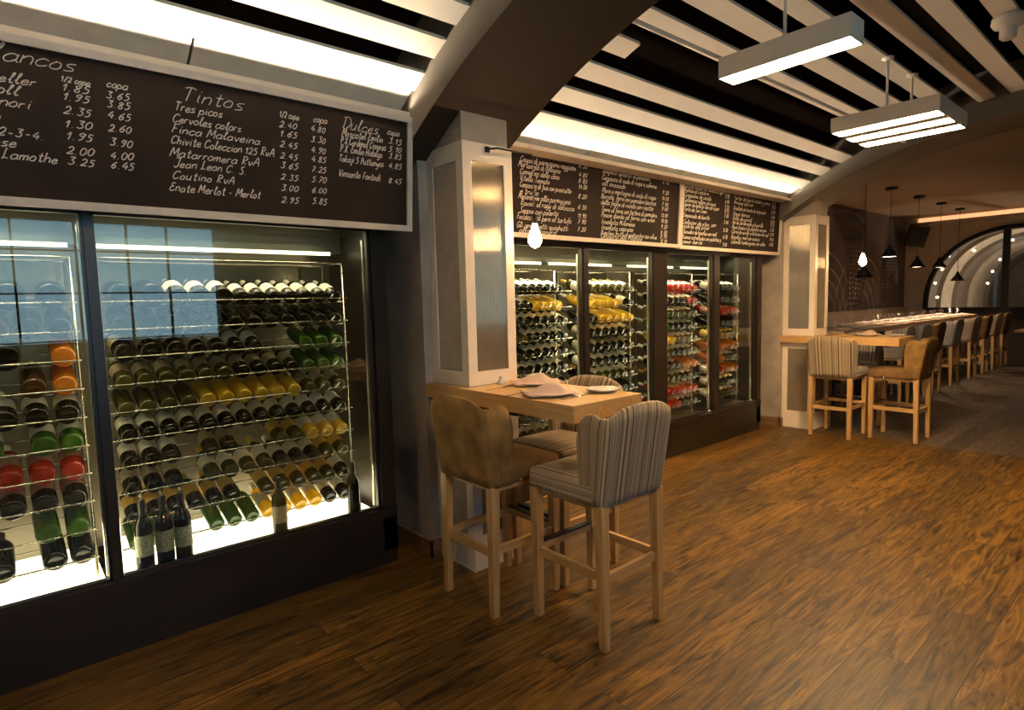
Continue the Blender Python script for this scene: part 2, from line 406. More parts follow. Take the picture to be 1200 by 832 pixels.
# piers behind the light boxes
def pier(x, y):
    mb = MB()
    mb.box(x, x + .50, y, y + 1.3, 0, 2.46)
    mb.hexa([(x + .07, y - .345, 0), (x + .395, y - .345, 0), (x + .395, y + .01, 0), (x + .07, y + .01, 0)],
            [(x + .07, y - .345, 2.66), (x + .395, y - .345, 2.66), (x + .395, y + .01, 2.50), (x + .07, y + .01, 2.50)])
    return struct(mb.build('pillar', M['concrete']))
pier(1.915, 3.035); pier(6.915, 3.235)
for x, y, s in ((1.915, 3.035, 'near'), (6.915, 3.235, 'far')):
    mb = MB().box(x - .014, x + .002, y - .014, y + .5, 0, .105).box(x - .014, x + .07, y - .014, y + .002, 0, .105)
    struct(mb.build('baseboard_' + s, M['baseboard']))
# vault panels with joints, just above the chalkboards
def vault_panels(x0, x1, yc, first):
    mb = MB(); x = x0
    while x < x1 - .05:
        e = min(x + first if x == x0 else x + 1.25, x1)
        arc_band(mb, x + .006, e - .006, 4.305, 4.33, 29.2, 34.2, 6, yc); x = e
    return struct(mb.build('trim_3', M['vault']))
vault_panels(-4, 1.815, YC, .98); vault_panels(2.48, 6.81, YC + .12, 1.0)
# cornice ledges over the boards
def cornice(x0, x1, y, zb):
    mb = MB().prism_x([(y, zb), (y + .25, zb), (y + .25, zb + .01), (y + .012, zb + .03), (y, zb + .03)], x0, x1)
    return struct(mb.build('trim_4', M['board_frame']))
cornice(-4, 1.812, 2.925, 2.579); cornice(2.485, 6.80, 3.07, 2.592)

# window wall behind the viewer, dusk outside
mb = MB()
wz0, wz1 = 1.22, 2.90
WX0 = -.75
mb.box(-4, 16.4, -2.2, -2, 0, wz0).box(-4, 16.4, -2.2, -2, wz1, 3.7).box(2.2, 16.4, -2.2, -2, wz0, wz1).box(-4, WX0, -2.2, -2, wz0, wz1)
struct(mb.build('wall_front', M['soffit']))
mb = MB(); x = WX0; k = 0
while x < 2.21:
    mb.box(x - .011, x + .011, -2.12, -2.06, wz0, wz1); x += (.50, .42, .56)[k % 3]; k += 1
for z in (wz0 + .02, 1.78, 2.26, wz1 - .02): mb.box(WX0, 2.2, -2.115, -2.065, z - .008, z + .008)
struct(mb.build('window_1', M['frame_dark']))
struct(MB().box(WX0, 2.2, -2.095, -2.088, wz0, wz1).build('window_1', M['window_glass']))

# ---------------------------------------------------------------- dining room shell
struct(box('wall_mural', M['wall_warm'], (7.415, 16.4, 4.66, 4.9, 0, 3.22)))
XB = 16.2
AR_Y, AR_Z, AR_W, AR_H = 2.62, 1.15, 1.60, 1.70
def ell(t, w=AR_W, h=AR_H): return (AR_Y + w * math.cos(t), AR_Z + h * math.sin(t) ** .82)
n = 36
mb = MB()
hole = [ell(PI * i / n) for i in range(n + 1)]
outer = [(y, 3.22) for y, z in hole]
vs = [(XB, y, z) for y, z in hole] + [(XB, y, z) for y, z in outer] + [(XB + .2, y, z) for y, z in hole] + [(XB + .2, y, z) for y, z in outer]
m = n + 1; fs = []
for i in range(n):
    fs += [(i, i + 1, m + i + 1, m + i), (2 * m + i, 3 * m + i, 3 * m + i + 1, 2 * m + i + 1), (i, 2 * m + i, 2 * m + i + 1, i + 1)]
mb.add(vs, fs)
mb.box(XB, XB + .2, AR_Y + AR_W - .002, 4.9, 0, 3.22).box(XB, XB + .2, -2, AR_Y - AR_W + .002, 0, 3.22)
struct(mb.build('wall_right', M['wall_warm']))
struct(box('wall_right', M['soffit'], (XB - .01, XB + .2, AR_Y - AR_W, AR_Y + AR_W, 0, AR_Z)))
# black arched window frame, with its glass
mb = MB()
mb.tube([(XB - .02, *ell(PI * i / n)) for i in range(n + 1)], .055, 6)
mb.box(XB - .07, XB + .03, 2.74, 2.86, AR_Z, AR_Z + AR_H - .01).box(XB - .06, XB + .03, AR_Y - AR_W, AR_Y + AR_W, AR_Z - .03, AR_Z + .03)
struct(mb.build('window_2', M['black']))
mb = MB(); mb.add([(XB + .06, y, z) for y, z in hole], [tuple(range(n + 1))])
struct(mb.build('window_2', M['hall_glass']))
# vaulted hall beyond, bands of pale and dark panels stepping inwards
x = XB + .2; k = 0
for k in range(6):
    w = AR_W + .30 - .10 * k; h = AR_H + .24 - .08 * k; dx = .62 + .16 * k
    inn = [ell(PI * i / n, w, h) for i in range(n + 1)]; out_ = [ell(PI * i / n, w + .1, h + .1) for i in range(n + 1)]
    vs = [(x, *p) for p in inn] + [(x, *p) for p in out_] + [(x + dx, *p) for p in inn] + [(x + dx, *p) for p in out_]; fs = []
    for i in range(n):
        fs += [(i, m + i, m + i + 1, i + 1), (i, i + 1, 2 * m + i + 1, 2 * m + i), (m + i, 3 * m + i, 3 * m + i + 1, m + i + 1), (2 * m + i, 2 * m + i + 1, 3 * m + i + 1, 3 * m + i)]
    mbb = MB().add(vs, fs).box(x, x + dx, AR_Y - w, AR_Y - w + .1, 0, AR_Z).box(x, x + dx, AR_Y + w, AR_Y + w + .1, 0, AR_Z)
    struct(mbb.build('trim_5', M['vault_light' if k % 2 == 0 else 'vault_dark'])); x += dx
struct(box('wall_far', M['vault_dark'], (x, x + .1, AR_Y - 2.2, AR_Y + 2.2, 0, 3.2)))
struct(box('floor', M['floor_rear'], (16.4, x, AR_Y - 2.2, AR_Y + 2.2, -.1, 0)))
# glowing cove along the head of the far wall
struct(box('trim_6', M['wall_warm'], (15.95, 16.0, -2, 4.44, 3.06, 3.10)))
struct(box('trim_6', M['wall_warm'], (15.95, 16.2, -2, 4.44, 3.04, 3.06)))
t = thing('cove_light', 'long orange light trough along the head of the far dining room wall', 'light', (16.1, 1.2, 3.1))
box('strip', M['cove_glow'], (-.02, .02, -3.2, 3.2, .0, .10), t)
# large printed mural: two pale lattice pylons on a dark ground
def ribbon(mb, pts, w, y):
    for (a, b) in zip(pts[:-1], pts[1:]):
        a = Vector((a[0], y, a[1])); b = Vector((b[0], y, b[1])); d = (b - a); s = Vector((d.z, 0, -d.x)).normalized() * w
        mb.hexa([a - s, a + s, b + s, b - s], [p + Vector((0, .004, 0)) for p in (a - s, a + s, b + s, b - s)])
mu = thing('mural', 'dark printed wall mural of pale criss-cross lattice bands behind the long table', 'mural', (11.8, 4.65, 1.2))
M['mural'] = plain('mural_print_ground', (.10, .072, .070), .6, var=.5, scale=1.2)
M['mural_line'] = plain('mural_print_line', (.060, .045, .042), .7, var=.5, scale=3)
M['mural_pale'] = plain('mural_print_pale', (.36, .30, .28), .7, var=.7, scale=1.6)
box('panel', M['mural'], (-4.3, 4.3, -.02, .0, -.1, 2.015), mu)
def lerp_poly(P, t):
    f = t * (len(P) - 1); i = min(int(f), len(P) - 2); f -= i
    return (P[i][0] + (P[i + 1][0] - P[i][0]) * f, P[i][1] + (P[i + 1][1] - P[i][1]) * f)
for BL, BR in (([(.14, 1.98), (.45, 1.68), (.75, 1.24), (.92, .75), (.96, .10)], [(1.80, 1.99), (1.83, 1.63), (1.85, 1.28), (1.80, .67), (1.52, .10)]),
               ([(3.27, 1.98), (3.09, 1.52), (2.87, 1.05), (2.70, .59), (2.93, .15)], [(4.12, 1.98), (3.92, 1.56), (3.74, 1.07), (3.61, .59), (3.48, .15)])):
    mb = MB(); fill_ = MB()
    def P(u, v):
        a = lerp_poly(BL, v); b = lerp_poly(BR, v); return (a[0] + (b[0] - a[0]) * u, a[1] + (b[1] - a[1]) * u + .02 * math.sin(PI * u) * (1 - v))
    for j in range(24): ribbon(fill_, [P(0, (j + .5) / 24), P(1, (j + .5) / 24)], .055, -.0235)
    fill_.build('pale_print', M['mural_pale'], mu)
    for u in (0, .22, .4, .62, .8, 1): ribbon(mb, [P(u, i / 24) for i in range(25)], .028 if 0 < u < 1 else .04, -.026)
    for j in range(26): ribbon(mb, [P(i / 8, j / 25) for i in range(9)], .035 if j % 6 == 0 else .016, -.029)
    for j in range(24): ribbon(mb, [P(.05, j / 25), P(.45, (j + 1.6) / 25.6)], .012, -.032); ribbon(mb, [P(.95, j / 25), P(.55, (j + 1.6) / 25.6)], .012, -.032)
    mb.build('lattice_print', M['mural_line'], mu)
mb = MB()
for r in (.5, .75, 1.0, 1.3):
    for cx in (-.2, 1.6): ribbon(mb, [(cx + r * math.cos(PI * i / 20), -.05 + r * .9 * math.sin(PI * i / 20)) for i in range(21)], .010, -.024)
mb.build('arc_print', M['mural_pale'], mu)

# ---------------------------------------------------------------- ceiling slats
SL = [28.55, 25.5, 22.55, 19.5, 16.45, 13.2, 10.05, 6.6, 3.6, .5, -2.6, -5.7, -8.8]
names = ['lowest', 'second lowest', 'third lowest', 'fourth lowest', 'fifth lowest', 'sixth lowest', 'seventh lowest', 'eighth lowest', 'ninth lowest', 'tenth lowest', 'eleventh lowest', 'twelfth lowest', 'thirteenth lowest']
for k, a in enumerate(SL):
    for bay, (x0, x1, yc) in enumerate(((-3.95, 1.815, YC), (2.48, 6.81, YC + .10))):
        if k == 3 and bay == 1: x1 = 2.98
        if bay == 0 and k > 6: continue
        mb = MB(); arc_band(mb, x0, x1, R_SLAT, R_SLAT + .022, a - .83, a + .83, 2, yc)
        o = mb.build('ceiling_slat', M['slat'])
        lab = ('short cream stub of slat beside the dark arch, between white and tan slats' if (k == 3 and bay == 1) else
               '%s long cream ceiling slat counting from the chalkboards, %s' % (names[k], 'near wine cabinet side' if bay == 0 else 'beyond the dark arch'))
        tag(o, lab, 'slat', 'cream slats of the vaulted ceiling')
# conduit running in the dark gap
o = MB().tube([(2.5, 2.03, 3.0), (4.6, 2.0, 3.0), (6.8, 1.99, 3.0)], .014, 8).build('conduit', M['slat'])
tag(o, 'thin white conduit pipe running along the dark gap between ceiling slats', 'pipe')
# smoke detector
t = thing('smoke_detector', 'cream domed smoke detector between ceiling slats at top right', 'detector', (4.95, .9, 3.20))
MB().lathe([(.0, 0.06), (.085, .055), (.09, .02), (.075, -.005), (.05, -.015)], 20).build('base', M['slat'], t)
MB().lathe([(.045, -.012), (.045, -.07), (.03, -.085), (0, -.088)], 16).build('sensor', M['slat'], t)

# cove lighting on top of the cornices
def cove(x0, x1, y, z, label):
    t = thing('cove_light', label, 'light', ((x0 + x1) / 2, y, z))
    h = (x1 - x0) / 2
    MB().box(-h, h, -.006, .03, -.004, .003).build('housing', M['slat'], t)
    area_lamp('cove_lamp', (0, 0, .010), (0, -.74, .67), (x1 - x0), .014, COVE_W * (x1 - x0), (1., .82, .62), spread=66 * D2R, parent=t)
cove(-3.9, 1.80, 2.950, 2.602, 'hidden cove light strip on cornice above the wine list boards')
cove(2.50, 6.78, 3.095, 2.614, 'hidden cove light strip on cornice above the food menu boards')

# ---------------------------------------------------------------- wine cabinets
GZ0, GZ1 = .345, 1.985
def cabinet(x0, x1, y, bays, label, hidden_top=2.30, depth=.72, box_mat='lightbox', top_w=(1, 1, 1, 1)):
    """bays: list of (left, right) glass openings"""
    t = thing('wine_cabinet', label, 'cabinet', ((x0 + x1) / 2, y, 0))
    ox = (x0 + x1) / 2; X = lambda v: v - ox
    mb = MB().box(X(x0), X(x1), .012, depth, .0, .085).box(X(x0), X(x1), .0, .05, .085, .30).box(X(x0), X(x1), -.006, .05, .285, GZ0)
    x = x0 + .02
    for (a, b) in bays: mb.box(X(a) + .02, X(b) - .02, -.004, .0, .115, .262)
    mb.build('base', M['frame_dark'], t)
    mb = MB().box(X(x0), X(x1), 0, .06, GZ1, hidden_top).box(X(x0), X(x1), 0, depth, hidden_top - .05, hidden_top)
    mb.build('header', M['frame_dark'], t)
    MB().box(X(x0), X(x0) + .04, .0, depth, .085, hidden_top - .05).build('side_panel', M['frame_dark'], t)
    MB().box(X(x1) - .09, X(x1), .0, .07, .085, GZ1).box(X(x1) - .04, X(x1), .07, depth, .085, hidden_top - .05).build('side_panel', M['frame_dark'], t)
    for i in range(len(bays) - 1):
        MB().box(X(bays[i][1]), X(bays[i + 1][0]), .01, .075, GZ0, GZ1).build('mullion', M['frame_dark'], t)
    MB().box(X(x0) + .04, X(x1) - .04, depth - .03, depth, .30, 2.22).build('back_panel', M['fridge_back'], t)
    MB().box(X(x0) + .04, X(x1) - .04, .06, depth - .03, 2.17, 2.20).build('lining', M['steel'], t)
    MB().box(X(x0) + .04, X(x1) - .04, .505, depth - .03, 1.888, 2.17).build('cooling_unit', M['steel'], t)
    for i, (a, b) in enumerate(bays):
        p = MB().box(X(a), X(b), .036, .042, GZ0, GZ1).build('glass_pane', M['glass'], t)
        w = .012
        mb = MB().box(X(a) - .002, X(a) + w, .022, .056, GZ0, GZ1).box(X(b) - w, X(b) + .002, .022, .056, GZ0, GZ1).box(X(a), X(b), .022, .056, GZ0 - .002, GZ0 + w).box(X(a), X(b), .022, .056, GZ1 - w, GZ1)
        mb.build('door_frame', M['frame_dark'], p)
        lb = MB().box(X(a) + .02, X(b) - .02, .10, depth - .06, .300, .334).build('light_box', M[box_mat], t)
        MB().box(X(a) + .02, X(b) - .02, .495, .505, 1.872, 1.893).build('light_strip', M['strip'], t)
        area_lamp('strip_lamp', (X((a + b) / 2), .46, 1.96), (0, -.55, -1), (b - a) * .85, .05, FRIDGE_TOP * top_w[i] * .35, (1., .88, .60), parent=t)
        for xx, dx in ((a + .012, 1), (b - .012, -1)):  # unseen upright strips, added so every shelf's bottle labels get light
            e = MB().box(X(xx) - .006, X(xx) + .006, .062, .082, .36, 1.93).build('added_edge_light', M['steel'], t)
            area_lamp('added_edge_lamp', (X(xx) + dx * .008, .072, 1.10), (dx, .75, -.02), .012, 1.5, EDGE_W * top_w[i], (1., .88, .62), parent=t)
        area_lamp('added_front_lamp', (X((a + b) / 2), .09, 2.14), (0, .10, -1), (b - a) * .85, .04, FRIDGE_TOP * top_w[i] * .9, (1., .88, .62), spread=80 * D2R, parent=t)  # bodiless lamp added overhead to brighten the bottle labels
    return t
CAB1 = (-1.60, 1.735, 3.13); CAB2 = (2.46, 6.645, 3.33)
BAYS1 = [(-1.50, -.71), (-.68, .303), (.333, 1.640)]
BAYS2 = [(2.56, 3.665), (3.722, 4.618), (4.825, 5.655), (5.760, 6.545)]
cabinet(*CAB1, BAYS1, 'tall dark bronze wine cabinet with glass doors under the wine list board')
cabinet(*CAB2, BAYS2, 'tall dark bronze wine cabinet with glass doors behind the near bar table', box_mat='steel', top_w=(2.6, 2.2, 1.3, .7))

ROWZ = [1.596, 1.466, 1.337, 1.208, 1.078, .948, .819, .690, .555, .424]
def rack(x0, x1, y, dz, label, top=1.80, cat_group='chrome wine racks', over=.01):
    """open chrome rack: posts, a hoop at the head, guard rod and two bearer rods per shelf"""
    t = thing('wine_rack', label, 'rack', ((x0 + x1) / 2, y, .334), group=cat_group)
    h = (x1 - x0) / 2; z0 = .334
    for sx in (-1, 1):
        MB().tube([(sx * h, 0.02, 0), (sx * h, .02, top - z0), (sx * h, .30, top - z0), (sx * h, .30, 0)], .0075, 6).build('post', M['chrome'], t)
    for yy in (.02, .30): MB().tube([(-h, yy, top - z0), (h, yy, top - z0)], .006, 6).build('top_rail', M['chrome'], t)
    for z in ROWZ:
        z = z + dz - z0
        for yy, zz in ((-.006, 0.004), (.065, -.016), (.21, .030)):
            MB().tube([(-h - .01, yy, z + zz), (h + over, yy, z + zz)], .0027, 6, True).build('shelf_rod', M['chrome'], t)
    return t
RACKY1, RACKY2 = 3.29, 3.45
RK1 = [(-.64, .262), (.348, 1.545)]
RK2 = [(2.60, 3.45), (3.76, 4.42), (4.86, 5.44), (5.79, 6.36)]
rack(*RK1[0], RACKY1, 0, 'chrome wine rack in the near cabinet, bay nearest the photo left edge')
rack(*RK1[1], RACKY1, 0, 'chrome wine rack in the near cabinet, wide right bay')
for r, w, ov in zip(RK2, ('bay nearest the pillar', 'second bay from the pillar', 'third bay from the pillar', 'last bay'), (.17, .08, .12, .05)):
    rack(*r, RACKY2, .03, 'chrome wine rack in the far cabinet, %s' % w, over=ov)

# ---------------------------------------------------------------- bottles
def bottle_meshes(r, h):
    k = r / .04; s = h / .32
    prof = [(0, .006), (r * .6, .004), (r * .86, 0), (r * .97, .004), (r, .012), (r, .185 * s), (r * .97, .198 * s), (r * .82, .218 * s), (r * .5, .238 * s), (r * .38, .25 * s), (.0150 * min(k, 1.1), .262 * s), (.0140 * min(k, 1.1), .295 * s)]
    b = MB().lathe(prof, 18).mesh('bottle_glass')
    rl = r + .0006
    lab = MB().lathe([(rl, .072 * s), (rl, .165 * s)], 18, cap=False).mesh('label')
    rn = .0150 * min(k, 1.1)
    cap = MB().lathe([(rn + .001, .250 * s), (rn + .001, .292 * s), (rn + .0016, .294 * s), (rn + .0016, .312 * s), (rn * .8, h), (0, h)], 12).mesh('capsule')
    return b, lab, cap
SH = {'std': bottle_meshes(.0385, .315), 'big': bottle_meshes(.047, .335), 'mag': bottle_meshes(.058, .36)}
KIND = {  # glass, label, capsule, wording
 'dw': ('b_dark', 'l_white', 'f_white', 'dark wine bottle with white label'),
 'dt': ('b_dark', 'l_tan', 'f_black', 'dark wine bottle with tan label'),
 'dy': ('b_dark', 'l_white', 'f_gold', 'dark wine bottle with yellow capsule'),
 'dg': ('b_dark', 'l_gold', 'f_gold', 'dark wine bottle with gold label'),
 'dk': ('b_dark', None, 'f_black', 'plain dark wine bottle'),
 'dp': ('b_dark', 'l_pink', 'f_white', 'dark wine bottle with pink label'),
 'ot': ('b_olive', 'l_tan', 'f_green', 'olive wine bottle with tan label'),
 'ol': ('b_olive', None, 'f_black', 'plain olive wine bottle'),
 'gw': ('b_green', 'l_white', 'f_white', 'green wine bottle with white label'),
 'gr': ('b_green', None, 'f_green', 'plain green wine bottle'),
 'yl': ('b_yellow', None, 'f_white', 'pale yellow wine bottle'),
 'yw': ('b_yellow', 'l_white', 'f_white', 'yellow wine bottle with white label'),
 'ow': ('b_olive', 'l_white', 'f_gold', 'olive wine bottle with white label'),
 'og': ('b_olive', 'l_gold', 'f_gold', 'olive wine bottle with gold label'),
 'am': ('b_amber', None, 'f_gold', 'glowing amber bottle'),
 'br': ('b_brown', None, 'f_gold', 'brown spirit bottle'),
 'ro': ('b_rose', 'l_pink', 'f_white', 'red rose wine bottle'),
 'rw': ('b_rose', 'l_white', 'f_white', 'red rose wine bottle with white label'),
}
PROTO = {}
def bottle(kind, size, loc, rot, label, group):
    key = (kind, size)
    if key not in PROTO:
        g, l, c, _ = KIND[kind]; me = [m.copy() for m in SH[size]]
        o = bpy.data.objects.new('wine_bottle', me[0]); me[0].materials.append(M[g]); C.objects.link(o)
        if l: me[1].materials.append(M[l]); q = bpy.data.objects.new('paper_label', me[1]); C.objects.link(q); q.parent = o
        me[2].materials.append(M[c]); q = bpy.data.objects.new('capsule', me[2]); C.objects.link(q); q.parent = o
        PROTO[key] = o
    else: o = dup(PROTO[key])
    o.location = loc; o.rotation_euler = rot
    return tag(o, label, 'bottle', group)
TILT = {'std': 18 * D2R, 'big': 16 * D2R, 'mag': 7 * D2R}
RAD = {'std': .0385, 'big': .047, 'mag': .058}
def fill(spec, x0, x1, y, dz, where, group, individual=True, stuff=None, cutoff=99):
    """spec: one list per shelf of (kind, size, count); '-' leaves a gap of that many widths"""
    for r, row in enumerate(spec):
        x = x0; n = 0
        widths = sum((2 * RAD[s] + .006) * c for k, s, c in row)
        gap = max(0., (x1 - x0 - widths)) / max(1, sum(c for k, s, c in row))
        gap = min(gap, .03)
        for k, s, c in row:
            for _ in range(c):
                w = 2 * RAD[s] + .006 + gap; cx = x + w / 2; x += w
                if k == '-': continue
                if cx + RAD[s] > x1 + .012: continue
                n += 1
                z = ROWZ[r] + dz - .0278 + RAD[s]
                loc = (cx, y + .012, z); ang = random.uniform(0, 6.28)
                if individual and r < cutoff:
                    lab = '%s, %s from left on %s shelf down, %s' % (KIND[k][3], ORD[n - 1], ORD[r], where)
                    bottle(k, s, loc, (-PI / 2 + TILT[s] + random.uniform(-.015, .015), 0, random.uniform(-.02, .02)), lab, group)
                else:
                    stuff.append((k, s, loc))
G1 = 'wine bottles lying in the near cabinet'; G2 = 'wine bottles lying in the far cabinet'
left = [
 [('-', 'mag', 2), ('dk', 'mag', 4)],
 [('-', 'big', 3), ('br', 'big', 3), ('dk', 'big', 2)],
 [('-', 'big', 3), ('dk', 'mag', 3), ('-', 'std', 1), ('am', 'big', 1)],
 [('-', 'big', 5), ('-', 'big', 1), ('br', 'big', 1), ('am', 'big', 1)],
 [('-', 'big', 4), ('dw', 'big', 4)],
 [('-', 'big', 4), ('gw', 'big', 2), ('-', 'std', 1), ('gw', 'big', 2)],
 [('-', 'big', 4), ('dk', 'big', 1), ('ro', 'big', 3)],
 [('-', 'big', 4), ('dp', 'big', 4)],
 [('-', 'big', 4), ('gr', 'big', 1), ('-', 'big', 1), ('gr', 'big', 2)],
 [('-', 'big', 4), ('br', 'big', 1), ('dk', 'big', 1), ('-', 'std', 1), ('dk', 'big', 2)],
]
fill(left, -.62, .262, RACKY1, 0, 'near left bay', G1)
right = [
 [('dk', 'mag', 2), ('dw', 'big', 3), ('dw', 'std', 7)],
 [('dk', 'big', 3), ('dk', 'std', 9)],
 [('dt', 'big', 3), ('dy', 'std', 4), ('-', 'std', 2), ('gr', 'std', 3)],
 [('ot', 'std', 6), ('dt', 'std', 4), ('gr', 'std', 3)],
 [('ol', 'std', 4), ('yl', 'std', 6), ('ot', 'std', 3)],
 [('dw', 'std', 13)],
 [('dw', 'std', 3), ('-', 'std', 1), ('dt', 'std', 2), ('-', 'std', 2), ('og', 'std', 2), ('yw', 'std', 3)],
 [('dt', 'std', 3), ('-', 'std', 1), ('ow', 'std', 4), ('dw', 'std', 3), ('og', 'std', 2)],
 [('dg', 'std', 3), ('dg', 'std', 3), ('-', 'std', 1), ('og', 'std', 5), ('dw', 'std', 1)],
 [('gr', 'std', 3), ('-', 'std', 1), ('gr', 'std', 3), ('yw', 'std', 4), ('dw', 'std', 2)],
]
fill(right, .385, 1.535, RACKY1, 0, 'near right bay', G1)
# bottles standing on the light box in front of the rack
KIND['sl'] = ('b_dark', 'l_green', 'f_black', 'standing')
KIND['sd'] = ('b_olive', 'l_tan', 'f_black', 'standing')
SH['tall'] = bottle_meshes(.0385, .345)
for x, l in ((.440, 'left'), (.525, 'middle'), (.605, 'right')):
    bottle('sl', 'tall', (x, 3.205, .3345), (0, 0, x * 9), '%s of three dark bottles standing behind the glass, patterned grey label' % l, 'standing bottles in the near cabinet')
bottle('sd', 'std', (1.07, 3.205, .3345), (0, 0, 1), 'lone olive bottle standing behind the glass, middle of right bay', 'standing bottles in the near cabinet')
bottle('dk', 'std', (1.50, 3.205, .3345), (0, 0, 2), 'dark bottle standing behind the glass at the right bay end', 'standing bottles in the near cabinet')
b1 = [
 [('dk', 'std', 2), ('dw', 'std', 10)], [('dy', 'std', 7), ('yl', 'std', 5)], [('dy', 'std', 11)], [('ol', 'std', 6), ('dw', 'std', 5)],
 [('dk', 'std', 6), ('dw', 'std', 5)], [('yw', 'std', 1), ('dw', 'std', 10)], [('dw', 'std', 5), ('dt', 'std', 6)], [('yl', 'std', 6), ('dt', 'std', 5)], [('dt', 'std', 11)], [('dw', 'std', 11)]]
b2 = [
 [('ow', 'std', 7)], [('yl', 'std', 5), ('-', 'std', 1), ('dw', 'std', 1)], [('dk', 'std', 2), ('yl', 'std', 5)], [('dt', 'std', 3), ('dw', 'std', 4)], [('dt', 'std', 7)],
 [('dw', 'std', 7)], [('dk', 'std', 1), ('ow', 'std', 6)], [('dt', 'std', 3), ('dk', 'std', 4)], [('dw', 'std', 7)], [('dt', 'std', 7)]]
b3 = [
 [('dw', 'std', 1), ('rw', 'std', 6)], [('dw', 'std', 5), ('rw', 'std', 2)], [('gw', 'std', 2), ('ow', 'std', 5)], [('gr', 'std', 2), ('dw', 'std', 5)], [('yw', 'std', 3), ('dw', 'std', 4)],
 [('dw', 'std', 7)], [('dw', 'std', 4), ('am', 'std', 3)], [('ow', 'std', 4), ('dw', 'std', 3)], [('ro', 'std', 7)], [('ro', 'std', 4), ('dw', 'std', 3)]]
b4 = [
 [('dw', 'std', 6)], [('dk', 'std', 6)], [('ro', 'std', 6)], [('dk', 'std', 6)], [('og', 'std', 6)], [('am', 'std', 6)], [('am', 'std', 3), ('dw', 'std', 3)], [('rw', 'std', 3), ('am', 'std', 3)], [('dw', 'std', 6)], [('ow', 'std', 6)]]
rest = []
fill(b1, 2.625, 3.60, RACKY2, .03, 'first far bay', G2, True, rest, 7)
fill(b2, 3.78, 4.48, RACKY2, .03, 'second far bay', G2, True, rest, 8)
fill(b3, 4.88, 5.54, RACKY2, .03, 'third far bay', G2, False, rest)
fill(b4, 5.81, 6.39, RACKY2, .03, 'last far bay', G2, False, rest)
# everything past the nearest three hundred: one object
mats = []; mbr = MB(); idx = []
for k, s, loc in rest:
    g, l, c, _ = KIND[k]
    for me, mt in zip(SH[s], (g, l, c)):
        if not mt: continue
        if mt not in mats: mats.append(mt)
        R = Matrix.Translation(loc) @ Matrix.Rotation(-PI / 2 + TILT[s], 4, 'X')
        vs = [R @ v.co for v in me.vertices]
        mbr.add(vs, [tuple(p.vertices) for p in me.polygons], True); idx += [mats.index(mt)] * len(me.polygons)
o = mbr.build('wine_bottles', [M[m] for m in mats], fix=True)
o.data.polygons.foreach_set('material_index', idx)
tag(o, 'remaining wine bottles lying on the racks of the far wine cabinet', 'bottles', None, 'stuff')

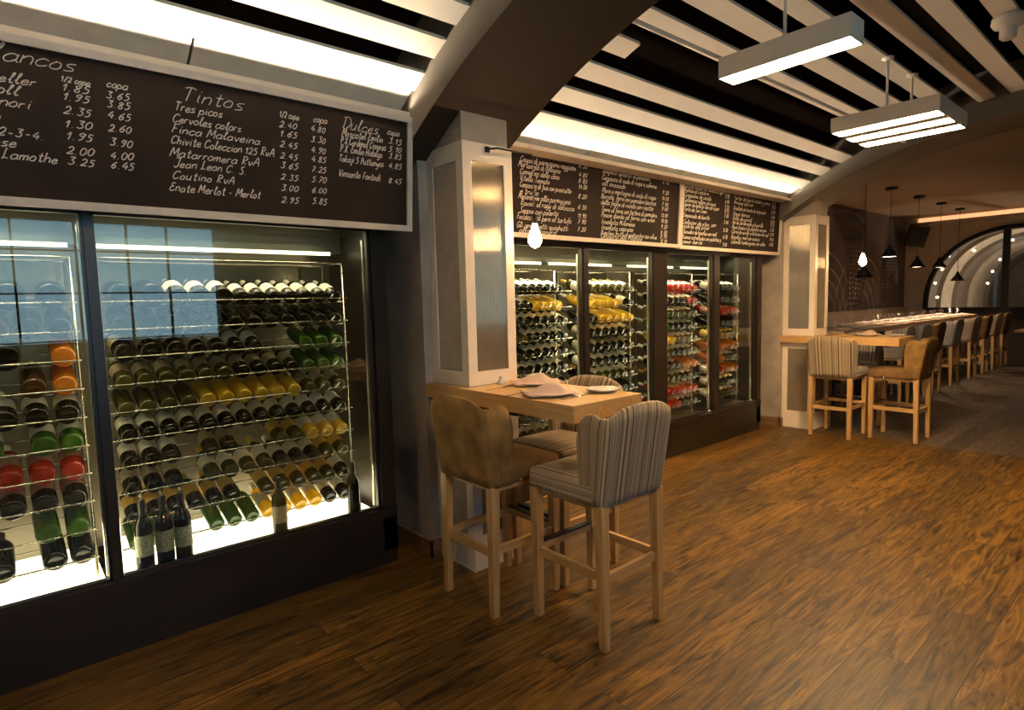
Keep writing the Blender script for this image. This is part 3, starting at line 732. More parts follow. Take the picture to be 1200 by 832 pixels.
# ---------------------------------------------------------------- chalkboards with handwriting
GLY = {
'a': (5.5, '5 4 3 5 1 4 0 2 1 0 3 0 5 2|5 5 5 1 6 0'), 'b': (5, '0 10 0 0|0 3 2 5 4 4 5 2 4 0 2 0 0 1'), 'c': (4.5, '5 4 3 5 1 4 0 2 1 0 3 0 5 1'),
'd': (5.5, '5 4 3 5 1 4 0 2 1 0 3 0 5 2|5 10 5 1 6 0'), 'e': (4.5, '0 2 4 3 4 4 3 5 1 4 0 2 1 0 3 0 5 1'), 'f': (4, '5 9 4 10 2 9 2 4 2 -3 1 -4|0 5 4 5'),
'g': (5.5, '5 4 3 5 1 4 0 2 1 0 3 0 5 2|5 5 5 -2 3 -4 0 -3'), 'h': (4.5, '0 10 0 0|0 3 2 5 4 4 4 0'), 'i': (2, '1 5 1 1 2 0|1 7 1.4 7.3'), 'j': (2.5, '2 5 2 -2 0 -4|2 7 2.4 7.3'),
'k': (4.5, '0 10 0 0|4 5 0 2 4 0'), 'l': (2.6, '0 2 2 8 2 10 1 9 1 1 2 0 3 1'), 'm': (6.5, '0 5 0 0|0 3 2 5 3 4 3 0|3 3 5 5 6 4 6 0'), 'n': (4.5, '0 5 0 0|0 3 2 5 4 4 4 0'),
'o': (4.6, '2 5 0 3 0 1 2 0 4 1 4 4 2 5 1.4 4.5'), 'p': (5, '0 5 0 -4|0 3 2 5 4 4 5 2 4 0 2 0 0 1'), 'q': (5.5, '5 4 3 5 1 4 0 2 1 0 3 0 5 2|5 5 5 -4'), 'r': (3.4, '0 5 0 0|0 3 1 4.5 3 5'),
's': (4, '4 5 1 4.5 1 3 3.5 2 3.5 .5 0 0'), 't': (4, '2 9 2 1 3 0 4 1|0 6 4 6'), 'u': (5, '0 5 0 1 2 0 4 2|4 5 4 1 5 0'), 'v': (4.3, '0 5 2 0 4 5'), 'w': (6.3, '0 5 1.5 0 3 4 4.5 0 6 5'),
'x': (4.2, '0 5 4 0|4 5 0 0'), 'y': (4.6, '0 5 0 2 2 1 4 3|4 5 4 -2 2 -4 0 -3'), 'z': (4.2, '0 5 4 5 0 0 4 0'),
'A': (6, '0 0 3 10 6 0|1 4 5 4'), 'B': (5.5, '0 10 0 0|0 10 4 9 4 6 0 5.5 5 5 5 1 0 0'), 'C': (6, '6 8 4 10 1 8 0 4 2 0 6 2'), 'D': (6.5, '1 10 1 0|-1 9 3 10 6 7 6 3 3 0 0 .5'), 'E': (5.5, '5 9 2 10 1 8 2 6 4 5.5|2 5.5 0 4 0 1 3 0 5 2'),
'F': (5, '1 10 1 0|0 10 5 10|1 5 4 5'), 'G': (6.2, '6 8 4 10 1 8 0 4 2 0 5 1 6 4 3 4'), 'H': (6, '0 10 0 0|5 10 5 0|0 5 5 5'), 'I': (3, '1 10 1 0'), 'J': (5, '0 10 5 10|4 10 4 2 2 -1 0 1'),
'L': (5, '2 10 1 10 1 1 0 0 2 1 5 0'), 'M': (7.5, '0 0 1 10 3.5 3 6 10 7 0'), 'N': (6, '0 0 0 10 5 0 5 10'), 'O': (6, '3 10 0 7 0 3 3 0 6 3 6 7 3 10'), 'P': (5.5, '1 10 1 0|0 9 3 10 5 8 4 5 1 5'),
'R': (6, '1 10 1 0|0 9 3 10 5 8 4 5.5 1 5 5 0'), 'S': (5.5, '5 9 3 10 1 8 2 6 4 4 4 1 2 0 0 1'), 'T': (6, '0 9 3 10 6 9|3 10 3 0'), 'V': (6, '0 10 3 0 6 10'), 'X': (5.5, '0 10 5 0|5 10 0 0'),
'0': (5, '2 8 0 6 0 2 2 0 4 2 4 6 2 8'), '1': (3.5, '0 5 2 8 2 0'), '2': (5, '0 6 2 8 4 6 3 3 0 0 5 .5'), '3': (5, '0 8 4 8 2 5 4 3.5 4 1 2 0 0 1'), '4': (5, '3 8 0 3 5 3|3.5 5 3.5 0'),
'5': (5, '4 8 1 8 1 5 3 5 4 3 3 .5 0 0'), '6': (5, '4 8 1 5 0 2 2 0 4 2 3 4 1 3'), '7': (5, '0 8 4 8 1 0|1 4 4 4'), '8': (5, '2 8 0 6.5 2 4.5 4 2 2 0 0 2 2 4.5 4 6.5 2 8'), '9': (5, '4 7 2 8 0 6 2 4.5 4 6 4 7 3 2 1 0'),
'.': (2.5, '.6 .4 1 0'), '-': (4.5, '.5 3 3.5 3'), '/': (4.5, '0 -1 4 9'), "'": (2, '1 10 .7 8'), ',': (2.5, '1 .5 .4 -1.5'),
}
def catmull(P, n=4):
    if len(P) < 3: return P
    out = []
    for i in range(len(P) - 1):
        p0 = P[max(i - 1, 0)]; p1 = P[i]; p2 = P[i + 1]; p3 = P[min(i + 2, len(P) - 1)]
        for k in range(n):
            t = k / n
            out.append(tuple(.5 * (2 * p1[j] + (p2[j] - p0[j]) * t + (2 * p0[j] - 5 * p1[j] + 4 * p2[j] - p3[j]) * t * t + (3 * p1[j] - p0[j] - 3 * p2[j] + p3[j]) * t ** 3) for j in (0, 1)))
    return out + [P[-1]]
def write(mb, text, u, v, h, w=None, pen=.0035, slant=.36, smooth=4):
    """handwriting in board coordinates; h is capital height, w squeezes the line to a width"""
    adv = sum(GLY[c][0] + 1.6 if c in GLY else 4 for c in text) * h / 10
    kx = (w / adv) if w else 1.
    x = u
    for c in text:
        if c not in GLY: x += 4 * h / 10 * kx; continue
        wd, st = GLY[c]; jy = random.uniform(-.04, .04) * h; js = random.uniform(.93, 1.07); drop = (x - u) * random.uniform(-.003, .003)
        for s in st.split('|'):
            q = [float(a) for a in s.split()]
            P = [(x + (q[i] + q[i + 1] * slant) * h / 10 * kx * js, v + drop + jy + q[i + 1] * h / 10 * js) for i in range(0, len(q), 2)]
            P = catmull(P, smooth)
            vs = []; m = len(P)
            for i, p in enumerate(P):
                a = P[max(i - 1, 0)]; b = P[min(i + 1, m - 1)]; dx, dy = b[0] - a[0], b[1] - a[1]; l = math.hypot(dx, dy) or 1
                nx, ny = -dy / l * pen / 2, dx / l * pen / 2
                vs += [(p[0] + nx, -.0012, p[1] + ny), (p[0] - nx, -.0012, p[1] - ny)]
            mb.add(vs, [(2 * i, 2 * i + 1, 2 * i + 3, 2 * i + 2) for i in range(m - 1)])
        x += (wd + 1.6) * h / 10 * kx
def board(x0, x1, y, z0, h, tilt, label, fr=.028):
    """panel leaning out at the head by tilt; local u along the wall, v up"""
    t = thing('chalkboard', label, 'chalkboard', (x0, y, z0)); w = x1 - x0
    t.rotation_euler = (tilt, 0, 0)
    MB().box(.0, w, .0, .022, .0, h).build('panel', M['board'], t)
    mb = MB().box(-.002, w + .002, -.014, .030, -.004, fr).box(-.002, w + .002, -.014, .030, h - fr, h + .004).box(-.002, fr, -.014, .030, fr, h - fr).box(w - fr, w + .002, -.014, .030, fr, h - fr)
    mb.build('frame', M['board_frame'], t)
    MB().box(.08, w - .08, .03, .20, h - .10, h - .06).build('bracket', M['frame_dark'], t)
    return t
def lines(t, mat_name, items, pen):
    for it in items:                       # one part per written entry
        mb = MB()
        write(mb, *it[:4], w=it[4] if len(it) > 4 else None, pen=it[5] if len(it) > 5 else pen)
        mb.build('chalk_writing', M['chalk'], t, fix=False)
BD1 = board(-2.2, 1.815, 2.972, 1.968, .61, .085, 'wide wine list chalkboard in cream frame over the near cabinet, nearest the viewer')
BD2 = board(2.50, 4.865, 3.245, 2.018, .62, .055, 'middle food menu chalkboard in cream frame over the far cabinet')
BD3 = board(4.872, 6.865, 3.245, 2.012, .625, .055, 'furthest food menu chalkboard in cream frame, beside the far light box')
random.seed(3)
H1 = .036
it = [('Blancos', 2.205, .520, .056, .30, .004)]
for s, r, v in (('celler', 2.381, .442), ('oll', 2.326, .400), ('nori', 2.358, .356), ('o', 2.268, .302), ('nay 2-3-4.', 2.394, .250), ('ese', 2.305, .210), ('et-Lamothe', 2.426, .168)):
    w = .0235 * len(s); it.append((s, r - w, v, H1, w))
it += [('1/2 copa', 2.455, .480, .024, .095), ('copa', 2.603, .489, .032, .074)]
for s, v in zip('1.85 1.95 2.35 1.30 1.95 2.00 3.25'.split(), (.447, .413, .360, .311, .266, .211, .170)): it.append((s, 2.455, v, .034, .092))
for s, v in zip('3.65 3.85 4.65 2.60 3.90 4.00 6.45'.split(), (.447, .412, .368, .319, .263, .212, .172)): it.append((s, 2.599, v, .034, .083))
it.append(('Tintos', 2.868, .490, .062, .262, .004))
for s, u, v, r in (('Tres picos', 2.841, .444, 3.037), ('Cervoles colors', 2.833, .394, 3.116), ('Finca Malaveina', 2.826, .350, 3.20), ('Chivite Coleccion 125 RvA', 2.823, .303, 3.261),
                   ('Matarromera RvA', 2.815, .250, 3.19), ('Jean Leon C. S.', 2.829, .208, 3.137), ('Coutino RvA', 2.821, .157, 3.078), ('Enate Merlot - Merlot', 2.808, .104, 3.192)):
    it.append((s, u, v, H1, r - u))
it += [('1/2 copa', 3.291, .493, .032, .096), ('copa', 3.458, .500, .032, .072)]
for s, v in zip('2.40 1.65 2.45 2.45 3.65 2.35 3.00 2.95'.split(), (.447, .405, .356, .303, .257, .204, .153, .096)): it.append((s, 3.289, v, .034, .088))
for s, v in zip('4.80 3.30 4.90 4.85 7.25 5.70 6.00 5.85'.split(), (.453, .402, .352, .307, .258, .210, .157, .102)): it.append((s, 3.443, v, .034, .078))
it += [('Dulces', 3.608, .494, .056, .208, .004), ('copa', 3.867, .504, .032, .075)]
for s, u, v, r in (('Moscatel Emilin', 3.606, .455, 3.841), ('P.X.Cardenal Cisneros', 3.598, .415, 3.858), ('P.X. Emilio Hidalgo', 3.594, .376, 3.837), ('Tokaji 5 Puttonyos', 3.587, .328, 3.844), ('Vinsanto Fontodi', 3.584, .254, 3.826)):
    it.append((s, u, v, H1, r - u))
for s, v in zip('3.15 5.10 3.85 4.85 8.45'.split(), (.457, .415, .379, .328, .249)): it.append((s, 3.874, v, .034, .082))
lines(BD1, 'chalk', it, .0042)
H2 = .040
it = []
for s, u, v, r in (('Coppa di parmigiano reggiano', .42, .525, .992), ('Mortadela di Bologna', .402, .486, .826), ('Cannelloni della casa', .418, .440, .814), ('Vitello Tonnato', .418, .394, .715),
                   ('Carpaccio di foie con prosciutto', .419, .350, .947), ('e trufa', .42, .304, .604), ('Melanzane alla parmigiana', .406, .268, .941), ('Ravioli al ragu di salsiccia', .428, .222, .985),
                   ('Seppia con polenta', .422, .171, .810), ('Focaccia di pere al tartufo', .393, .125, .954), ('Gli gnocchetti spaghetti', .394, .066, .922), ('alla carbonara', .417, .030, .79)):
    it.append((s, u - .04, v, H2, r - u))
for s, v in zip('6.30 4.80 8.80 14.00 8.20 6.50 11.90 7.90 7.20'.split(), (.555, .486, .440, .396, .325, .242, .175, .130, .073)): it.append((s, .985, v, .040, .10))
for s, u, v, r in (('Spaghetti quadrati al pomodoro', 1.297, .550, 1.93), ('Carpaccio di coda di rospo e salmone', 1.299, .496, 2.03), ('all avocado', 1.301, .452, 1.60), ('Mare e montagna di coda di rospo', 1.304, .398, 2.03),
                   ('Burrata, farro con pomodoro basilico', 1.297, .350, 2.03), ('della foglie di rucola con ricotta', 1.295, .302, 1.99), ('Tonno al forno con tartare di pomodoro', 1.301, .248, 2.05), ('Pesce spada al forno con erbe', 1.299, .204, 2.02),
                   ('Insalata Milanese', 1.306, .150, 1.74), ('Insalata caprese', 1.308, .105, 1.72), ('Rigatoni frutti di pistacchio con olive', 1.30, .060, 2.06), ('Cotoletta alla Milanese', 1.302, .032, 1.85)):
    it.append((s, u - .04, v, H2, r - u))
for s, v in zip('6.90 9.20 14.50 7.90 9.80 12.80 10.80 9.20 8.70 8.90 12.50'.split(), (.549, .458, .406, .357, .317, .260, .209, .159, .108, .073, .030)): it.append((s, 2.075, v, .040, .10))
lines(BD2, 'chalk', it, .0043)
it = []
for s, u, v, r in (('Coca del Almacen con cebolla de agua', .043, .560, .741), ('Anchoas de Cantabria', .046, .522, .461), ('Croquetas de cocido', .050, .478, .511), ('Calamares relleno de agua', .049, .432, .598), ('Jamon de bellota iberico a pan', .046, .394, .662),
                   ('Torta de San Simon', .050, .350, .444), ('Empanada de bonito', .044, .292, .496), ('Salpicon de atun, con', .049, .230, .620), ('aceite del pinar', .052, .194, .506), ('Bunuelos de bacalao con miel', .056, .142, .640), ('Huevos estrellados con patatas y', .044, .092, .730), ('jamon iberico', .047, .050, .393)):
    it.append((s, u, v, H2, r - u))
for s, v in zip('4.5 8.90 6.80 9.50 12.50 7.20 5.40 8.30 6.70 9.80'.split(), (.559, .527, .477, .426, .386, .336, .272, .195, .125, .048)): it.append((s, .765, v, .042, .085))
for s, u, v, r in (('Tartar de lomito asado y jamon', .939, .532, 1.714), ('Arroces del mar', .937, .486, 1.346), ('Ensalada de tomate de temporada', .936, .428, 1.625), ('Presa iberica', .932, .372, 1.278), ('Pollo de corral', .929, .326, 1.325), ('Pan de San Bernardo a la parrilla', .929, .284, 1.585),
                   ('Agua fresca a la plancha con pan', .926, .238, 1.666), ('Carne de novillo a la brasa con sal', .927, .190, 1.717), ('Bacalao, miel con cuscus', .925, .136, 1.520), ('Solomillo hamburguesa con salsa', .923, .086, 1.657)):
    it.append((s, u, v, H2, r - u))
for s, v in zip('9.5 11.8 6.80 7.60 8.50 13.5 4.50 12.8 9.50 8.90'.split(), (.540, .498, .448, .392, .343, .301, .251, .202, .145, .089)): it.append((s, 1.752, v, .042, .09))
lines(BD3, 'chalk', it, .0047)

# ---------------------------------------------------------------- light boxes clad round the piers
def light_box(x, y, label):
    """x,y: left and front edges; .36 wide, .36 deep, table passes at 1.0-1.08"""
    t = thing('pillar_light_box', label, 'light box', (x, y, 0), group=None)
    w, d, H = .355, .36, 2.435
    f = .062
    def skin(z0, z1, gz0, gz1):
        mb = MB()
        th = .026
        # front face frame and side face frame
        mb.box(0, f, 0, th, z0, z1).box(w - f, w, 0, th, z0, z1).box(f, w - f, 0, th, z0, gz0).box(f, w - f, 0, th, gz1, z1)
        for sx in (0, w - th):
            mb.box(sx, sx + th, th, f, z0, z1).box(sx, sx + th, d - f, d, z0, z1).box(sx, sx + th, f, d - f, z0, gz0).box(sx, sx + th, f, d - f, gz1, z1)
        mb.build('frame', M['white_frame'], t)
        MB().box(f, w - f, .010, .018, gz0, gz1).build('ribbed_pane', M['ribbed'], t)
        MB().box(.010, .018, f, d - f, gz0, gz1).build('ribbed_pane', M['ribbed'], t)
        MB().box(w - .018, w - .010, f, d - f, gz0, gz1).build('ribbed_pane', M['ribbed'], t)
    skin(1.082, H, 1.16, H - .10); skin(0, .998, .20, .93)
    return t
light_box(1.977, 2.678, 'tall cream pillar light box with ribbed glass rising from the near bar table')
light_box(6.972, 2.878, 'tall cream pillar light box with ribbed glass rising from the far bar table')

# ---------------------------------------------------------------- bar tables
def bar_table(x, y, label):
    t = thing('bar_table', label, 'table', (x, y, 0))
    bm = MB()
    bm.box(0, .493, 0, .855, 1.0, 1.08).box(0, .060, .855, 1.215, 1.0, 1.08).box(.42, .493, .855, 1.215, 1.0, 1.08)
    bm.build('tabletop', M['table'], t)
    mb = MB().box(.10, .39, .50, .85, .955, .999); mb.build('bracket', M['rubber'], t)
    return t
bar_table(1.915, 1.82, 'thick light oak bar table fixed to the near pillar, laid with napkins')
bar_table(6.915, 2.02, 'thick light oak bar table fixed to the far pillar')

# ---------------------------------------------------------------- bar stools
def stool_back(mats):
    path = []  # (x, y, top, along) from wing front round the back to the other wing front
    hw, dep = .222, .135
    n = 9
    def wing_top(d):  # d: 0 at the front edge .. dep at the back corner
        r = dep / 2; u = (d - r) / r
        return .972 + .082 * math.sqrt(max(0, 1 - u * u)) if u < .55 else .972 + .082 * math.sqrt(1 - .3025) + (u - .55) * .005
    rc = .022
    for i in range(n + 1): path.append((-hw, -.23 + rc + (dep - rc) * (1 - i / n), wing_top(dep * i / n)))
    path.append((-hw + rc * .3, -.23 + rc * .3, 1.042))
    m = 14
    for i in range(m + 1):
        u = i / m * 2 - 1
        path.append(((hw - rc) * u, -.23, 1.046 + .042 * (1 - abs(u) ** 3)))
    path.append((hw - rc * .3, -.23 + rc * .3, 1.042))
    for i in range(n + 1): path.append((hw, -.23 + rc + (dep - rc) * i / n, wing_top(dep * (n - i) / n)))
    zb, rows, th = .655, 9, .045
    mb = MB(); K = len(path); grid = []
    for side in (0, 1):
        g = []
        for j, (x, y, zt) in enumerate(path):
            # inward normal
            if j <= n: nx, ny = 1, (.5 if j == n else 0)
            elif j >= K - n - 1: nx, ny = -1, (.5 if j == K - n - 1 else 0)
            else: nx, ny = 0, 1
            if j == n + 1: nx, ny = .8, .8
            if j == K - n - 2: nx, ny = -.8, .8
            col = []
            for r in range(rows + 1):
                z = zb + (zt - zb) * r / rows - (.012 if side and r == rows else 0)
                tt = th * (.72 if r == rows else 1) * side
                k = (z - zb)
                lean = 1 - max(0., (y + .23) / dep)
                px = x * (1 + .05 * k / .4) + nx * tt; py = y + ny * tt - k * .155 * lean
                if side == 0 and r == rows: px += nx * .010; py += ny * .010
                col.append((px, py, z))
            g.append(col)
        grid.append(g)
    vs = []; ix = {}
    for s in (0, 1):
        for j in range(K):
            for r in range(rows + 1): ix[s, j, r] = len(vs); vs.append(grid[s][j][r])
    for j in range(K): # crown vertices in the middle of the thickness
        a = Vector(grid[0][j][rows]); b = Vector(grid[1][j][rows]); ix[2, j] = len(vs); vs.append(tuple((a + b) / 2 + Vector((0, 0, .014))))
    fs = []
    for j in range(K - 1):
        for r in range(rows):
            fs.append((ix[0, j, r], ix[0, j + 1, r], ix[0, j + 1, r + 1], ix[0, j, r + 1])); fs.append((ix[1, j, r], ix[1, j, r + 1], ix[1, j + 1, r + 1], ix[1, j + 1, r]))
        fs += [(ix[0, j, rows], ix[0, j + 1, rows], ix[2, j + 1], ix[2, j]), (ix[2, j], ix[2, j + 1], ix[1, j + 1, rows], ix[1, j, rows]), (ix[0, j, 0], ix[1, j, 0], ix[1, j + 1, 0], ix[0, j + 1, 0])]
    for j in (0, K - 1):
        for r in range(rows): fs.append((ix[0, j, r], ix[0, j, r + 1], ix[1, j, r + 1], ix[1, j, r]))
        fs.append((ix[0, j, rows], ix[2, j], ix[1, j, rows]))
    mb.add(vs, fs, True)
    run = [0.]
    for a, b in zip(path[:-1], path[1:]): run.append(run[-1] + math.hypot(a[0] - b[0], a[1] - b[1]))
    along = [run[j] for s in (0, 1) for j in range(K) for r in range(rows + 1)] + run
    return mb, along
def make_stool(back_mat, seat_mat, label, group):
    t = thing('bar_stool', label, 'bar stool', group=group)
    for sx in (-1, 1):
        for sy in (-1, 1):
            X, Y = sx * .197, (.205 if sy > 0 else -.205)
            a, b = .024, .0175
            yo = 0 if sy > 0 else -.012
            o = MB().hexa([(X + px * b, Y + yo + py * b, .004) for px, py in ((-1, -1), (1, -1), (1, 1), (-1, 1))],
                      [(X + px * a, Y + py * a, .66) for px, py in ((-1, -1), (1, -1), (1, 1), (-1, 1))]).build('leg', M['oak'], t)
            MB().lathe([(.012, 0), (.012, .005)], 10, (X, Y + yo, 0)).build('foot_glide', M['rubber'], o)
    for sx in (-1, 1): MB().box(sx * .193 - .011, sx * .193 + .011, -.19, .19, .315, .355).build('stretcher', M['oak_y'], t)
    MB().box(-.18, .18, -.215, -.193, .300, .340).build('stretcher', M['oak_x'], t)
    f = MB().box(-.18, .18, .194, .216, .335, .372).build('stretcher', M['oak_x'], t)
    MB().box(-.172, .172, .188, .222, .372, .379).box(-.172, .172, .214, .222, .355, .372).build('foot_plate', M['rubber'], f)
    MB().box(-.20, .20, -.20, .20, .630, .662).build('seat_rail', M['oak_x'], t)
    # padded seat with a crowned top
    mb = MB(); nx, ny = 10, 10; vs = []; fs = []
    def top(u, v):
        e = (1 - abs(u) ** 6) * (1 - abs(v) ** 6)
        return .722 + .040 * e ** .5 + .010 * (1 - u * u) * (1 - v * v)
    ring = []
    mb.rbox(-.226, .226, -.19, .236, .655, .752, .022, 3)
    for i in range(nx + 1):
        for j in range(ny + 1):
            u, v = i / nx * 2 - 1, j / ny * 2 - 1
            vs.append((u * .212, .023 + v * .200, .7515 + .016 * (1 - u ** 4) * (1 - v ** 4)))
    for i in range(nx):
        for j in range(ny): q = i * (ny + 1) + j; fs.append((q, q + ny + 1, q + ny + 2, q + 1))
    mb.add(vs, fs, True)
    st = mb.build('seat', seat_mat, t)
    for sx in (-1, 1):
        for k in range(5): MB().lathe([(0, .004), (.0045, .0025), (.006, 0)], 8).build('stud', M['stud'], st).matrix_basis = Matrix.Translation((sx * .2262, .215 - .066 * k, .668)) @ Matrix.Rotation(sx * PI / 2, 4, 'Y')
    for k in range(6): MB().lathe([(0, .004), (.0045, .0025), (.006, 0)], 8).build('stud', M['stud'], st).matrix_basis = Matrix.Translation((-.2 + .08 * k, .2362, .668)) @ Matrix.Rotation(-PI / 2, 4, 'X')
    mb, along = stool_back(None); bk = mb.build('backrest', back_mat, t)
    at = bk.data.attributes.new('cloth_run', 'FLOAT', 'POINT'); at.data.foreach_set('value', along)
    return t
GS = 'upholstered bar stools at the near table'
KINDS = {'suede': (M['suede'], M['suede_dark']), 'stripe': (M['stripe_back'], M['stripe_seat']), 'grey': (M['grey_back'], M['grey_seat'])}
SP = {}
def stool(kind, x, y, rz, label, group):
    if kind not in SP: SP[kind] = make_stool(*KINDS[kind], label, group); o = SP[kind]
    else: o = dup(SP[kind])
    o.location = (x, y, 0); o.rotation_euler = (0, 0, rz)
    return tag(o, label, 'bar stool', group)
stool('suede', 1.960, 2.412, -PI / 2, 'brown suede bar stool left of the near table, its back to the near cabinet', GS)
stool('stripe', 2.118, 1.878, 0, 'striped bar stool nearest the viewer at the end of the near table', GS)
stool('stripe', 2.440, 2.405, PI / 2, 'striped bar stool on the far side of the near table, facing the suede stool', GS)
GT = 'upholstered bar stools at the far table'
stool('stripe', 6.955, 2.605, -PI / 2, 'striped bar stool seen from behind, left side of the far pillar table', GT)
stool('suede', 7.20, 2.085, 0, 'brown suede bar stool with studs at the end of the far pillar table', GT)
stool('grey', 7.46, 2.62, PI / 2, 'grey striped bar stool tucked behind the far pillar table', GT)

# ---------------------------------------------------------------- things on the tables
def plate(x, y, z, r, label, group):
    p = MB().lathe([(0, .0), (r * .6, 0), (r * .66, .003), (r, .016), (r * .995, .019), (r * .66, .008), (0, .006)], 28).build('plate', M['china'])
    p.location = (x, y, z); return tag(p, label, 'plate', group)
def napkin(x, y, z, s, rz, label, group, peak=.055):
    """square cloth folded to a peak, draped over its plate"""
    n = 14; mb = MB(); vs = []; fs = []
    for side in (0, 1):
        for i in range(n + 1):
            for j in range(n + 1):
                u, v = i / n * 2 - 1, j / n * 2 - 1
                h = peak * math.exp(-(u * u * 2.5 + (v + .25) ** 2 * 9)) + .004 * math.sin(u * 7 + v * 3) + .004 + .012 * max(0, abs(u) - .6) - .010 * max(0, abs(v) - .5)
                vs.append((u * s * 1.15, v * s * .8, h - .0025 * side))
    m = (n + 1) ** 2
    for i in range(n):
        for j in range(n):
            q = i * (n + 1) + j
            fs += [(q, q + n + 1, q + n + 2, q + 1), (m + q, m + q + 1, m + q + n + 2, m + q + n + 1)]
    for i in range(n):
        for a, b in ((i, i + 1), (n * (n + 1) + i, n * (n + 1) + i + 1), (i * (n + 1), (i + 1) * (n + 1)), (i * (n + 1) + n, (i + 1) * (n + 1) + n)): fs.append((a, b, m + b, m + a))
    o = mb.add(vs, fs, True).build('napkin', M['napkin']); o.location = (x, y, z); o.rotation_euler = (0, 0, rz)
    return tag(o, label, 'napkin', group)
def knife(x, y, z, rz, label, group):
    mb = MB().box(-.11, -.005, -.007, .007, 0, .006).hexa([(-.005, -.006, .001), (.10, -.009, .001), (.115, .004, .001), (-.005, .006, .001)], [(-.005, -.006, .003), (.10, -.009, .003), (.115, .004, .003), (-.005, .006, .003)])
    o = mb.build('knife', M['cutlery']); o.location = (x, y, z); o.rotation_euler = (0, 0, rz); return tag(o, label, 'knife', group)
def fork(x, y, z, rz, label, group):
    mb = MB().box(-.10, .04, -.004, .004, 0, .004).box(.04, .056, -.012, .012, .001, .005)
    for k in (-1.5, -.5, .5, 1.5): mb.box(.056, .10, k * .007 - .0018, k * .007 + .0018, .002, .005)
    o = mb.build('fork', M['cutlery']); o.location = (x, y, z); o.rotation_euler = (0, 0, rz); return tag(o, label, 'fork', group)
TZ = 1.0805
GP = 'place settings on the near bar table'
plate(2.070, 2.135, TZ, .13, 'white dinner plate under the nearer napkin on the near table', GP)
napkin(2.070, 2.135, TZ + .012, .115, -.50, 'blush napkin folded to a peak, nearer of two on the near table', GP)
plate(2.290, 2.470, TZ, .13, 'white dinner plate under the further napkin on the near table', GP)
napkin(2.290, 2.470, TZ + .012, .115, -.55, 'blush napkin folded to a peak, further of two on the near table', GP)
plate(2.325, 2.005, TZ, .085, 'small empty white side plate at the table corner', GP)
knife(2.110, 1.985, TZ, .10, 'steel knife lying in front of the nearer napkin', GP)
fork(1.985, 2.28, TZ, .15, 'steel fork lying left of the nearer napkin', GP)
fork(2.06, 2.52, TZ, .15, 'steel fork lying left of the further napkin', GP)
o = MB().lathe([(0, 0), (.024, 0), (.026, .006), (.010, .026), (.008, .034), (.012, .040), (.0, .046)], 18).build('salt_shaker', M['china']); o.location = (2.17, 2.635, TZ)
tag(o, 'small white bell-shaped shaker at the foot of the near light box', 'shaker')
def tumbler(x, y, z, r, h, label, group):
    o = MB().lathe([(0, 0), (r * .85, 0), (r, h), (r * .94, h), (r * .8, .006), (0, .006)], 16).build('tumbler', M['window_glass']); o.location = (x, y, z); return tag(o, label, 'glass', group)
GQ = 'place settings on the far bar table'
plate(7.25, 2.42, TZ, .13, 'white dinner plate in the middle of the far pillar table', GQ)
napkin(7.25, 2.42, TZ + .012, .11, -.4, 'pale folded napkin in the middle of the far pillar table', GQ)
plate(7.28, 2.14, TZ, .085, 'small white side plate at the end of the far pillar table', GQ)
tumbler(7.06, 2.75, TZ, .035, .10, 'clear tumbler beside the far light box', GQ)

# ---------------------------------------------------------------- hanging light boxes
def led_bar(parent, x0, x1, y0, y1, z0, z1):
    MB().box(x0, x1, y0, y0 + .006, z0, z1).box(x0, x1, y1 - .006, y1, z0, z1).box(x0, x0 + .006, y0 + .006, y1 - .006, z0, z1).box(x1 - .006, x1, y0 + .006, y1 - .006, z0, z1).box(x0, x1, y0, y1, z1, z1 + .005).build('housing', M['slat'], parent)
    MB().box(x0 + .006, x1 - .006, y0 + .006, y1 - .006, z0 + .003, z0 + .012).build('diffuser', M['led'], parent)
    for k in range(6):
        y = y0 + (y1 - y0) * (k + .5) / 6
        MB().lathe([(0, -.008), (.012, -.005), (.018, .004)], 12, ((x0 + x1) / 2, y, z0), cap=False).build('led_lens', M['led_spot'], parent)
def light_fixture(x, y, z, n, label, rods):
    t = thing('hanging_light_box', label, 'ceiling light', (x, y, z))
    for k in range(n): led_bar(t, k * .265, k * .265 + .157, 0, .672, 0, .105)
    if n > 1:
        for y0 in (-.006, .672): MB().box(0, .265 * (n - 1) + .157, y0, y0 + .006, .012, .108).build('end_plate', M['slat'], t)
    for rx, ry in rods:
        zt = 3.20 - z
        MB().tube([(rx, ry, .105), (rx, ry, zt)], .009, 8).build('rod', M['slat'], t)
        MB().lathe([(.038, zt), (.038, zt - .012), (.010, zt - .02)], 16, (rx, ry, 0)).build('ceiling_plate', M['slat'], t)
    return t
light_fixture(3.098, 1.139, 2.74, 1, 'single white hanging LED light box nearest the viewer', [(.078, .345)])
light_fixture(4.820, 1.220, 2.74, 3, 'triple white hanging LED light box further from the viewer', [(.078, .333), (.61, .333)])
light_fixture(.75, -.75, 2.74, 1, 'single white hanging LED light box added behind the viewer to brighten the near bay', [(.078, .345)])  # extra fixture out of view, added as fill for the near bay

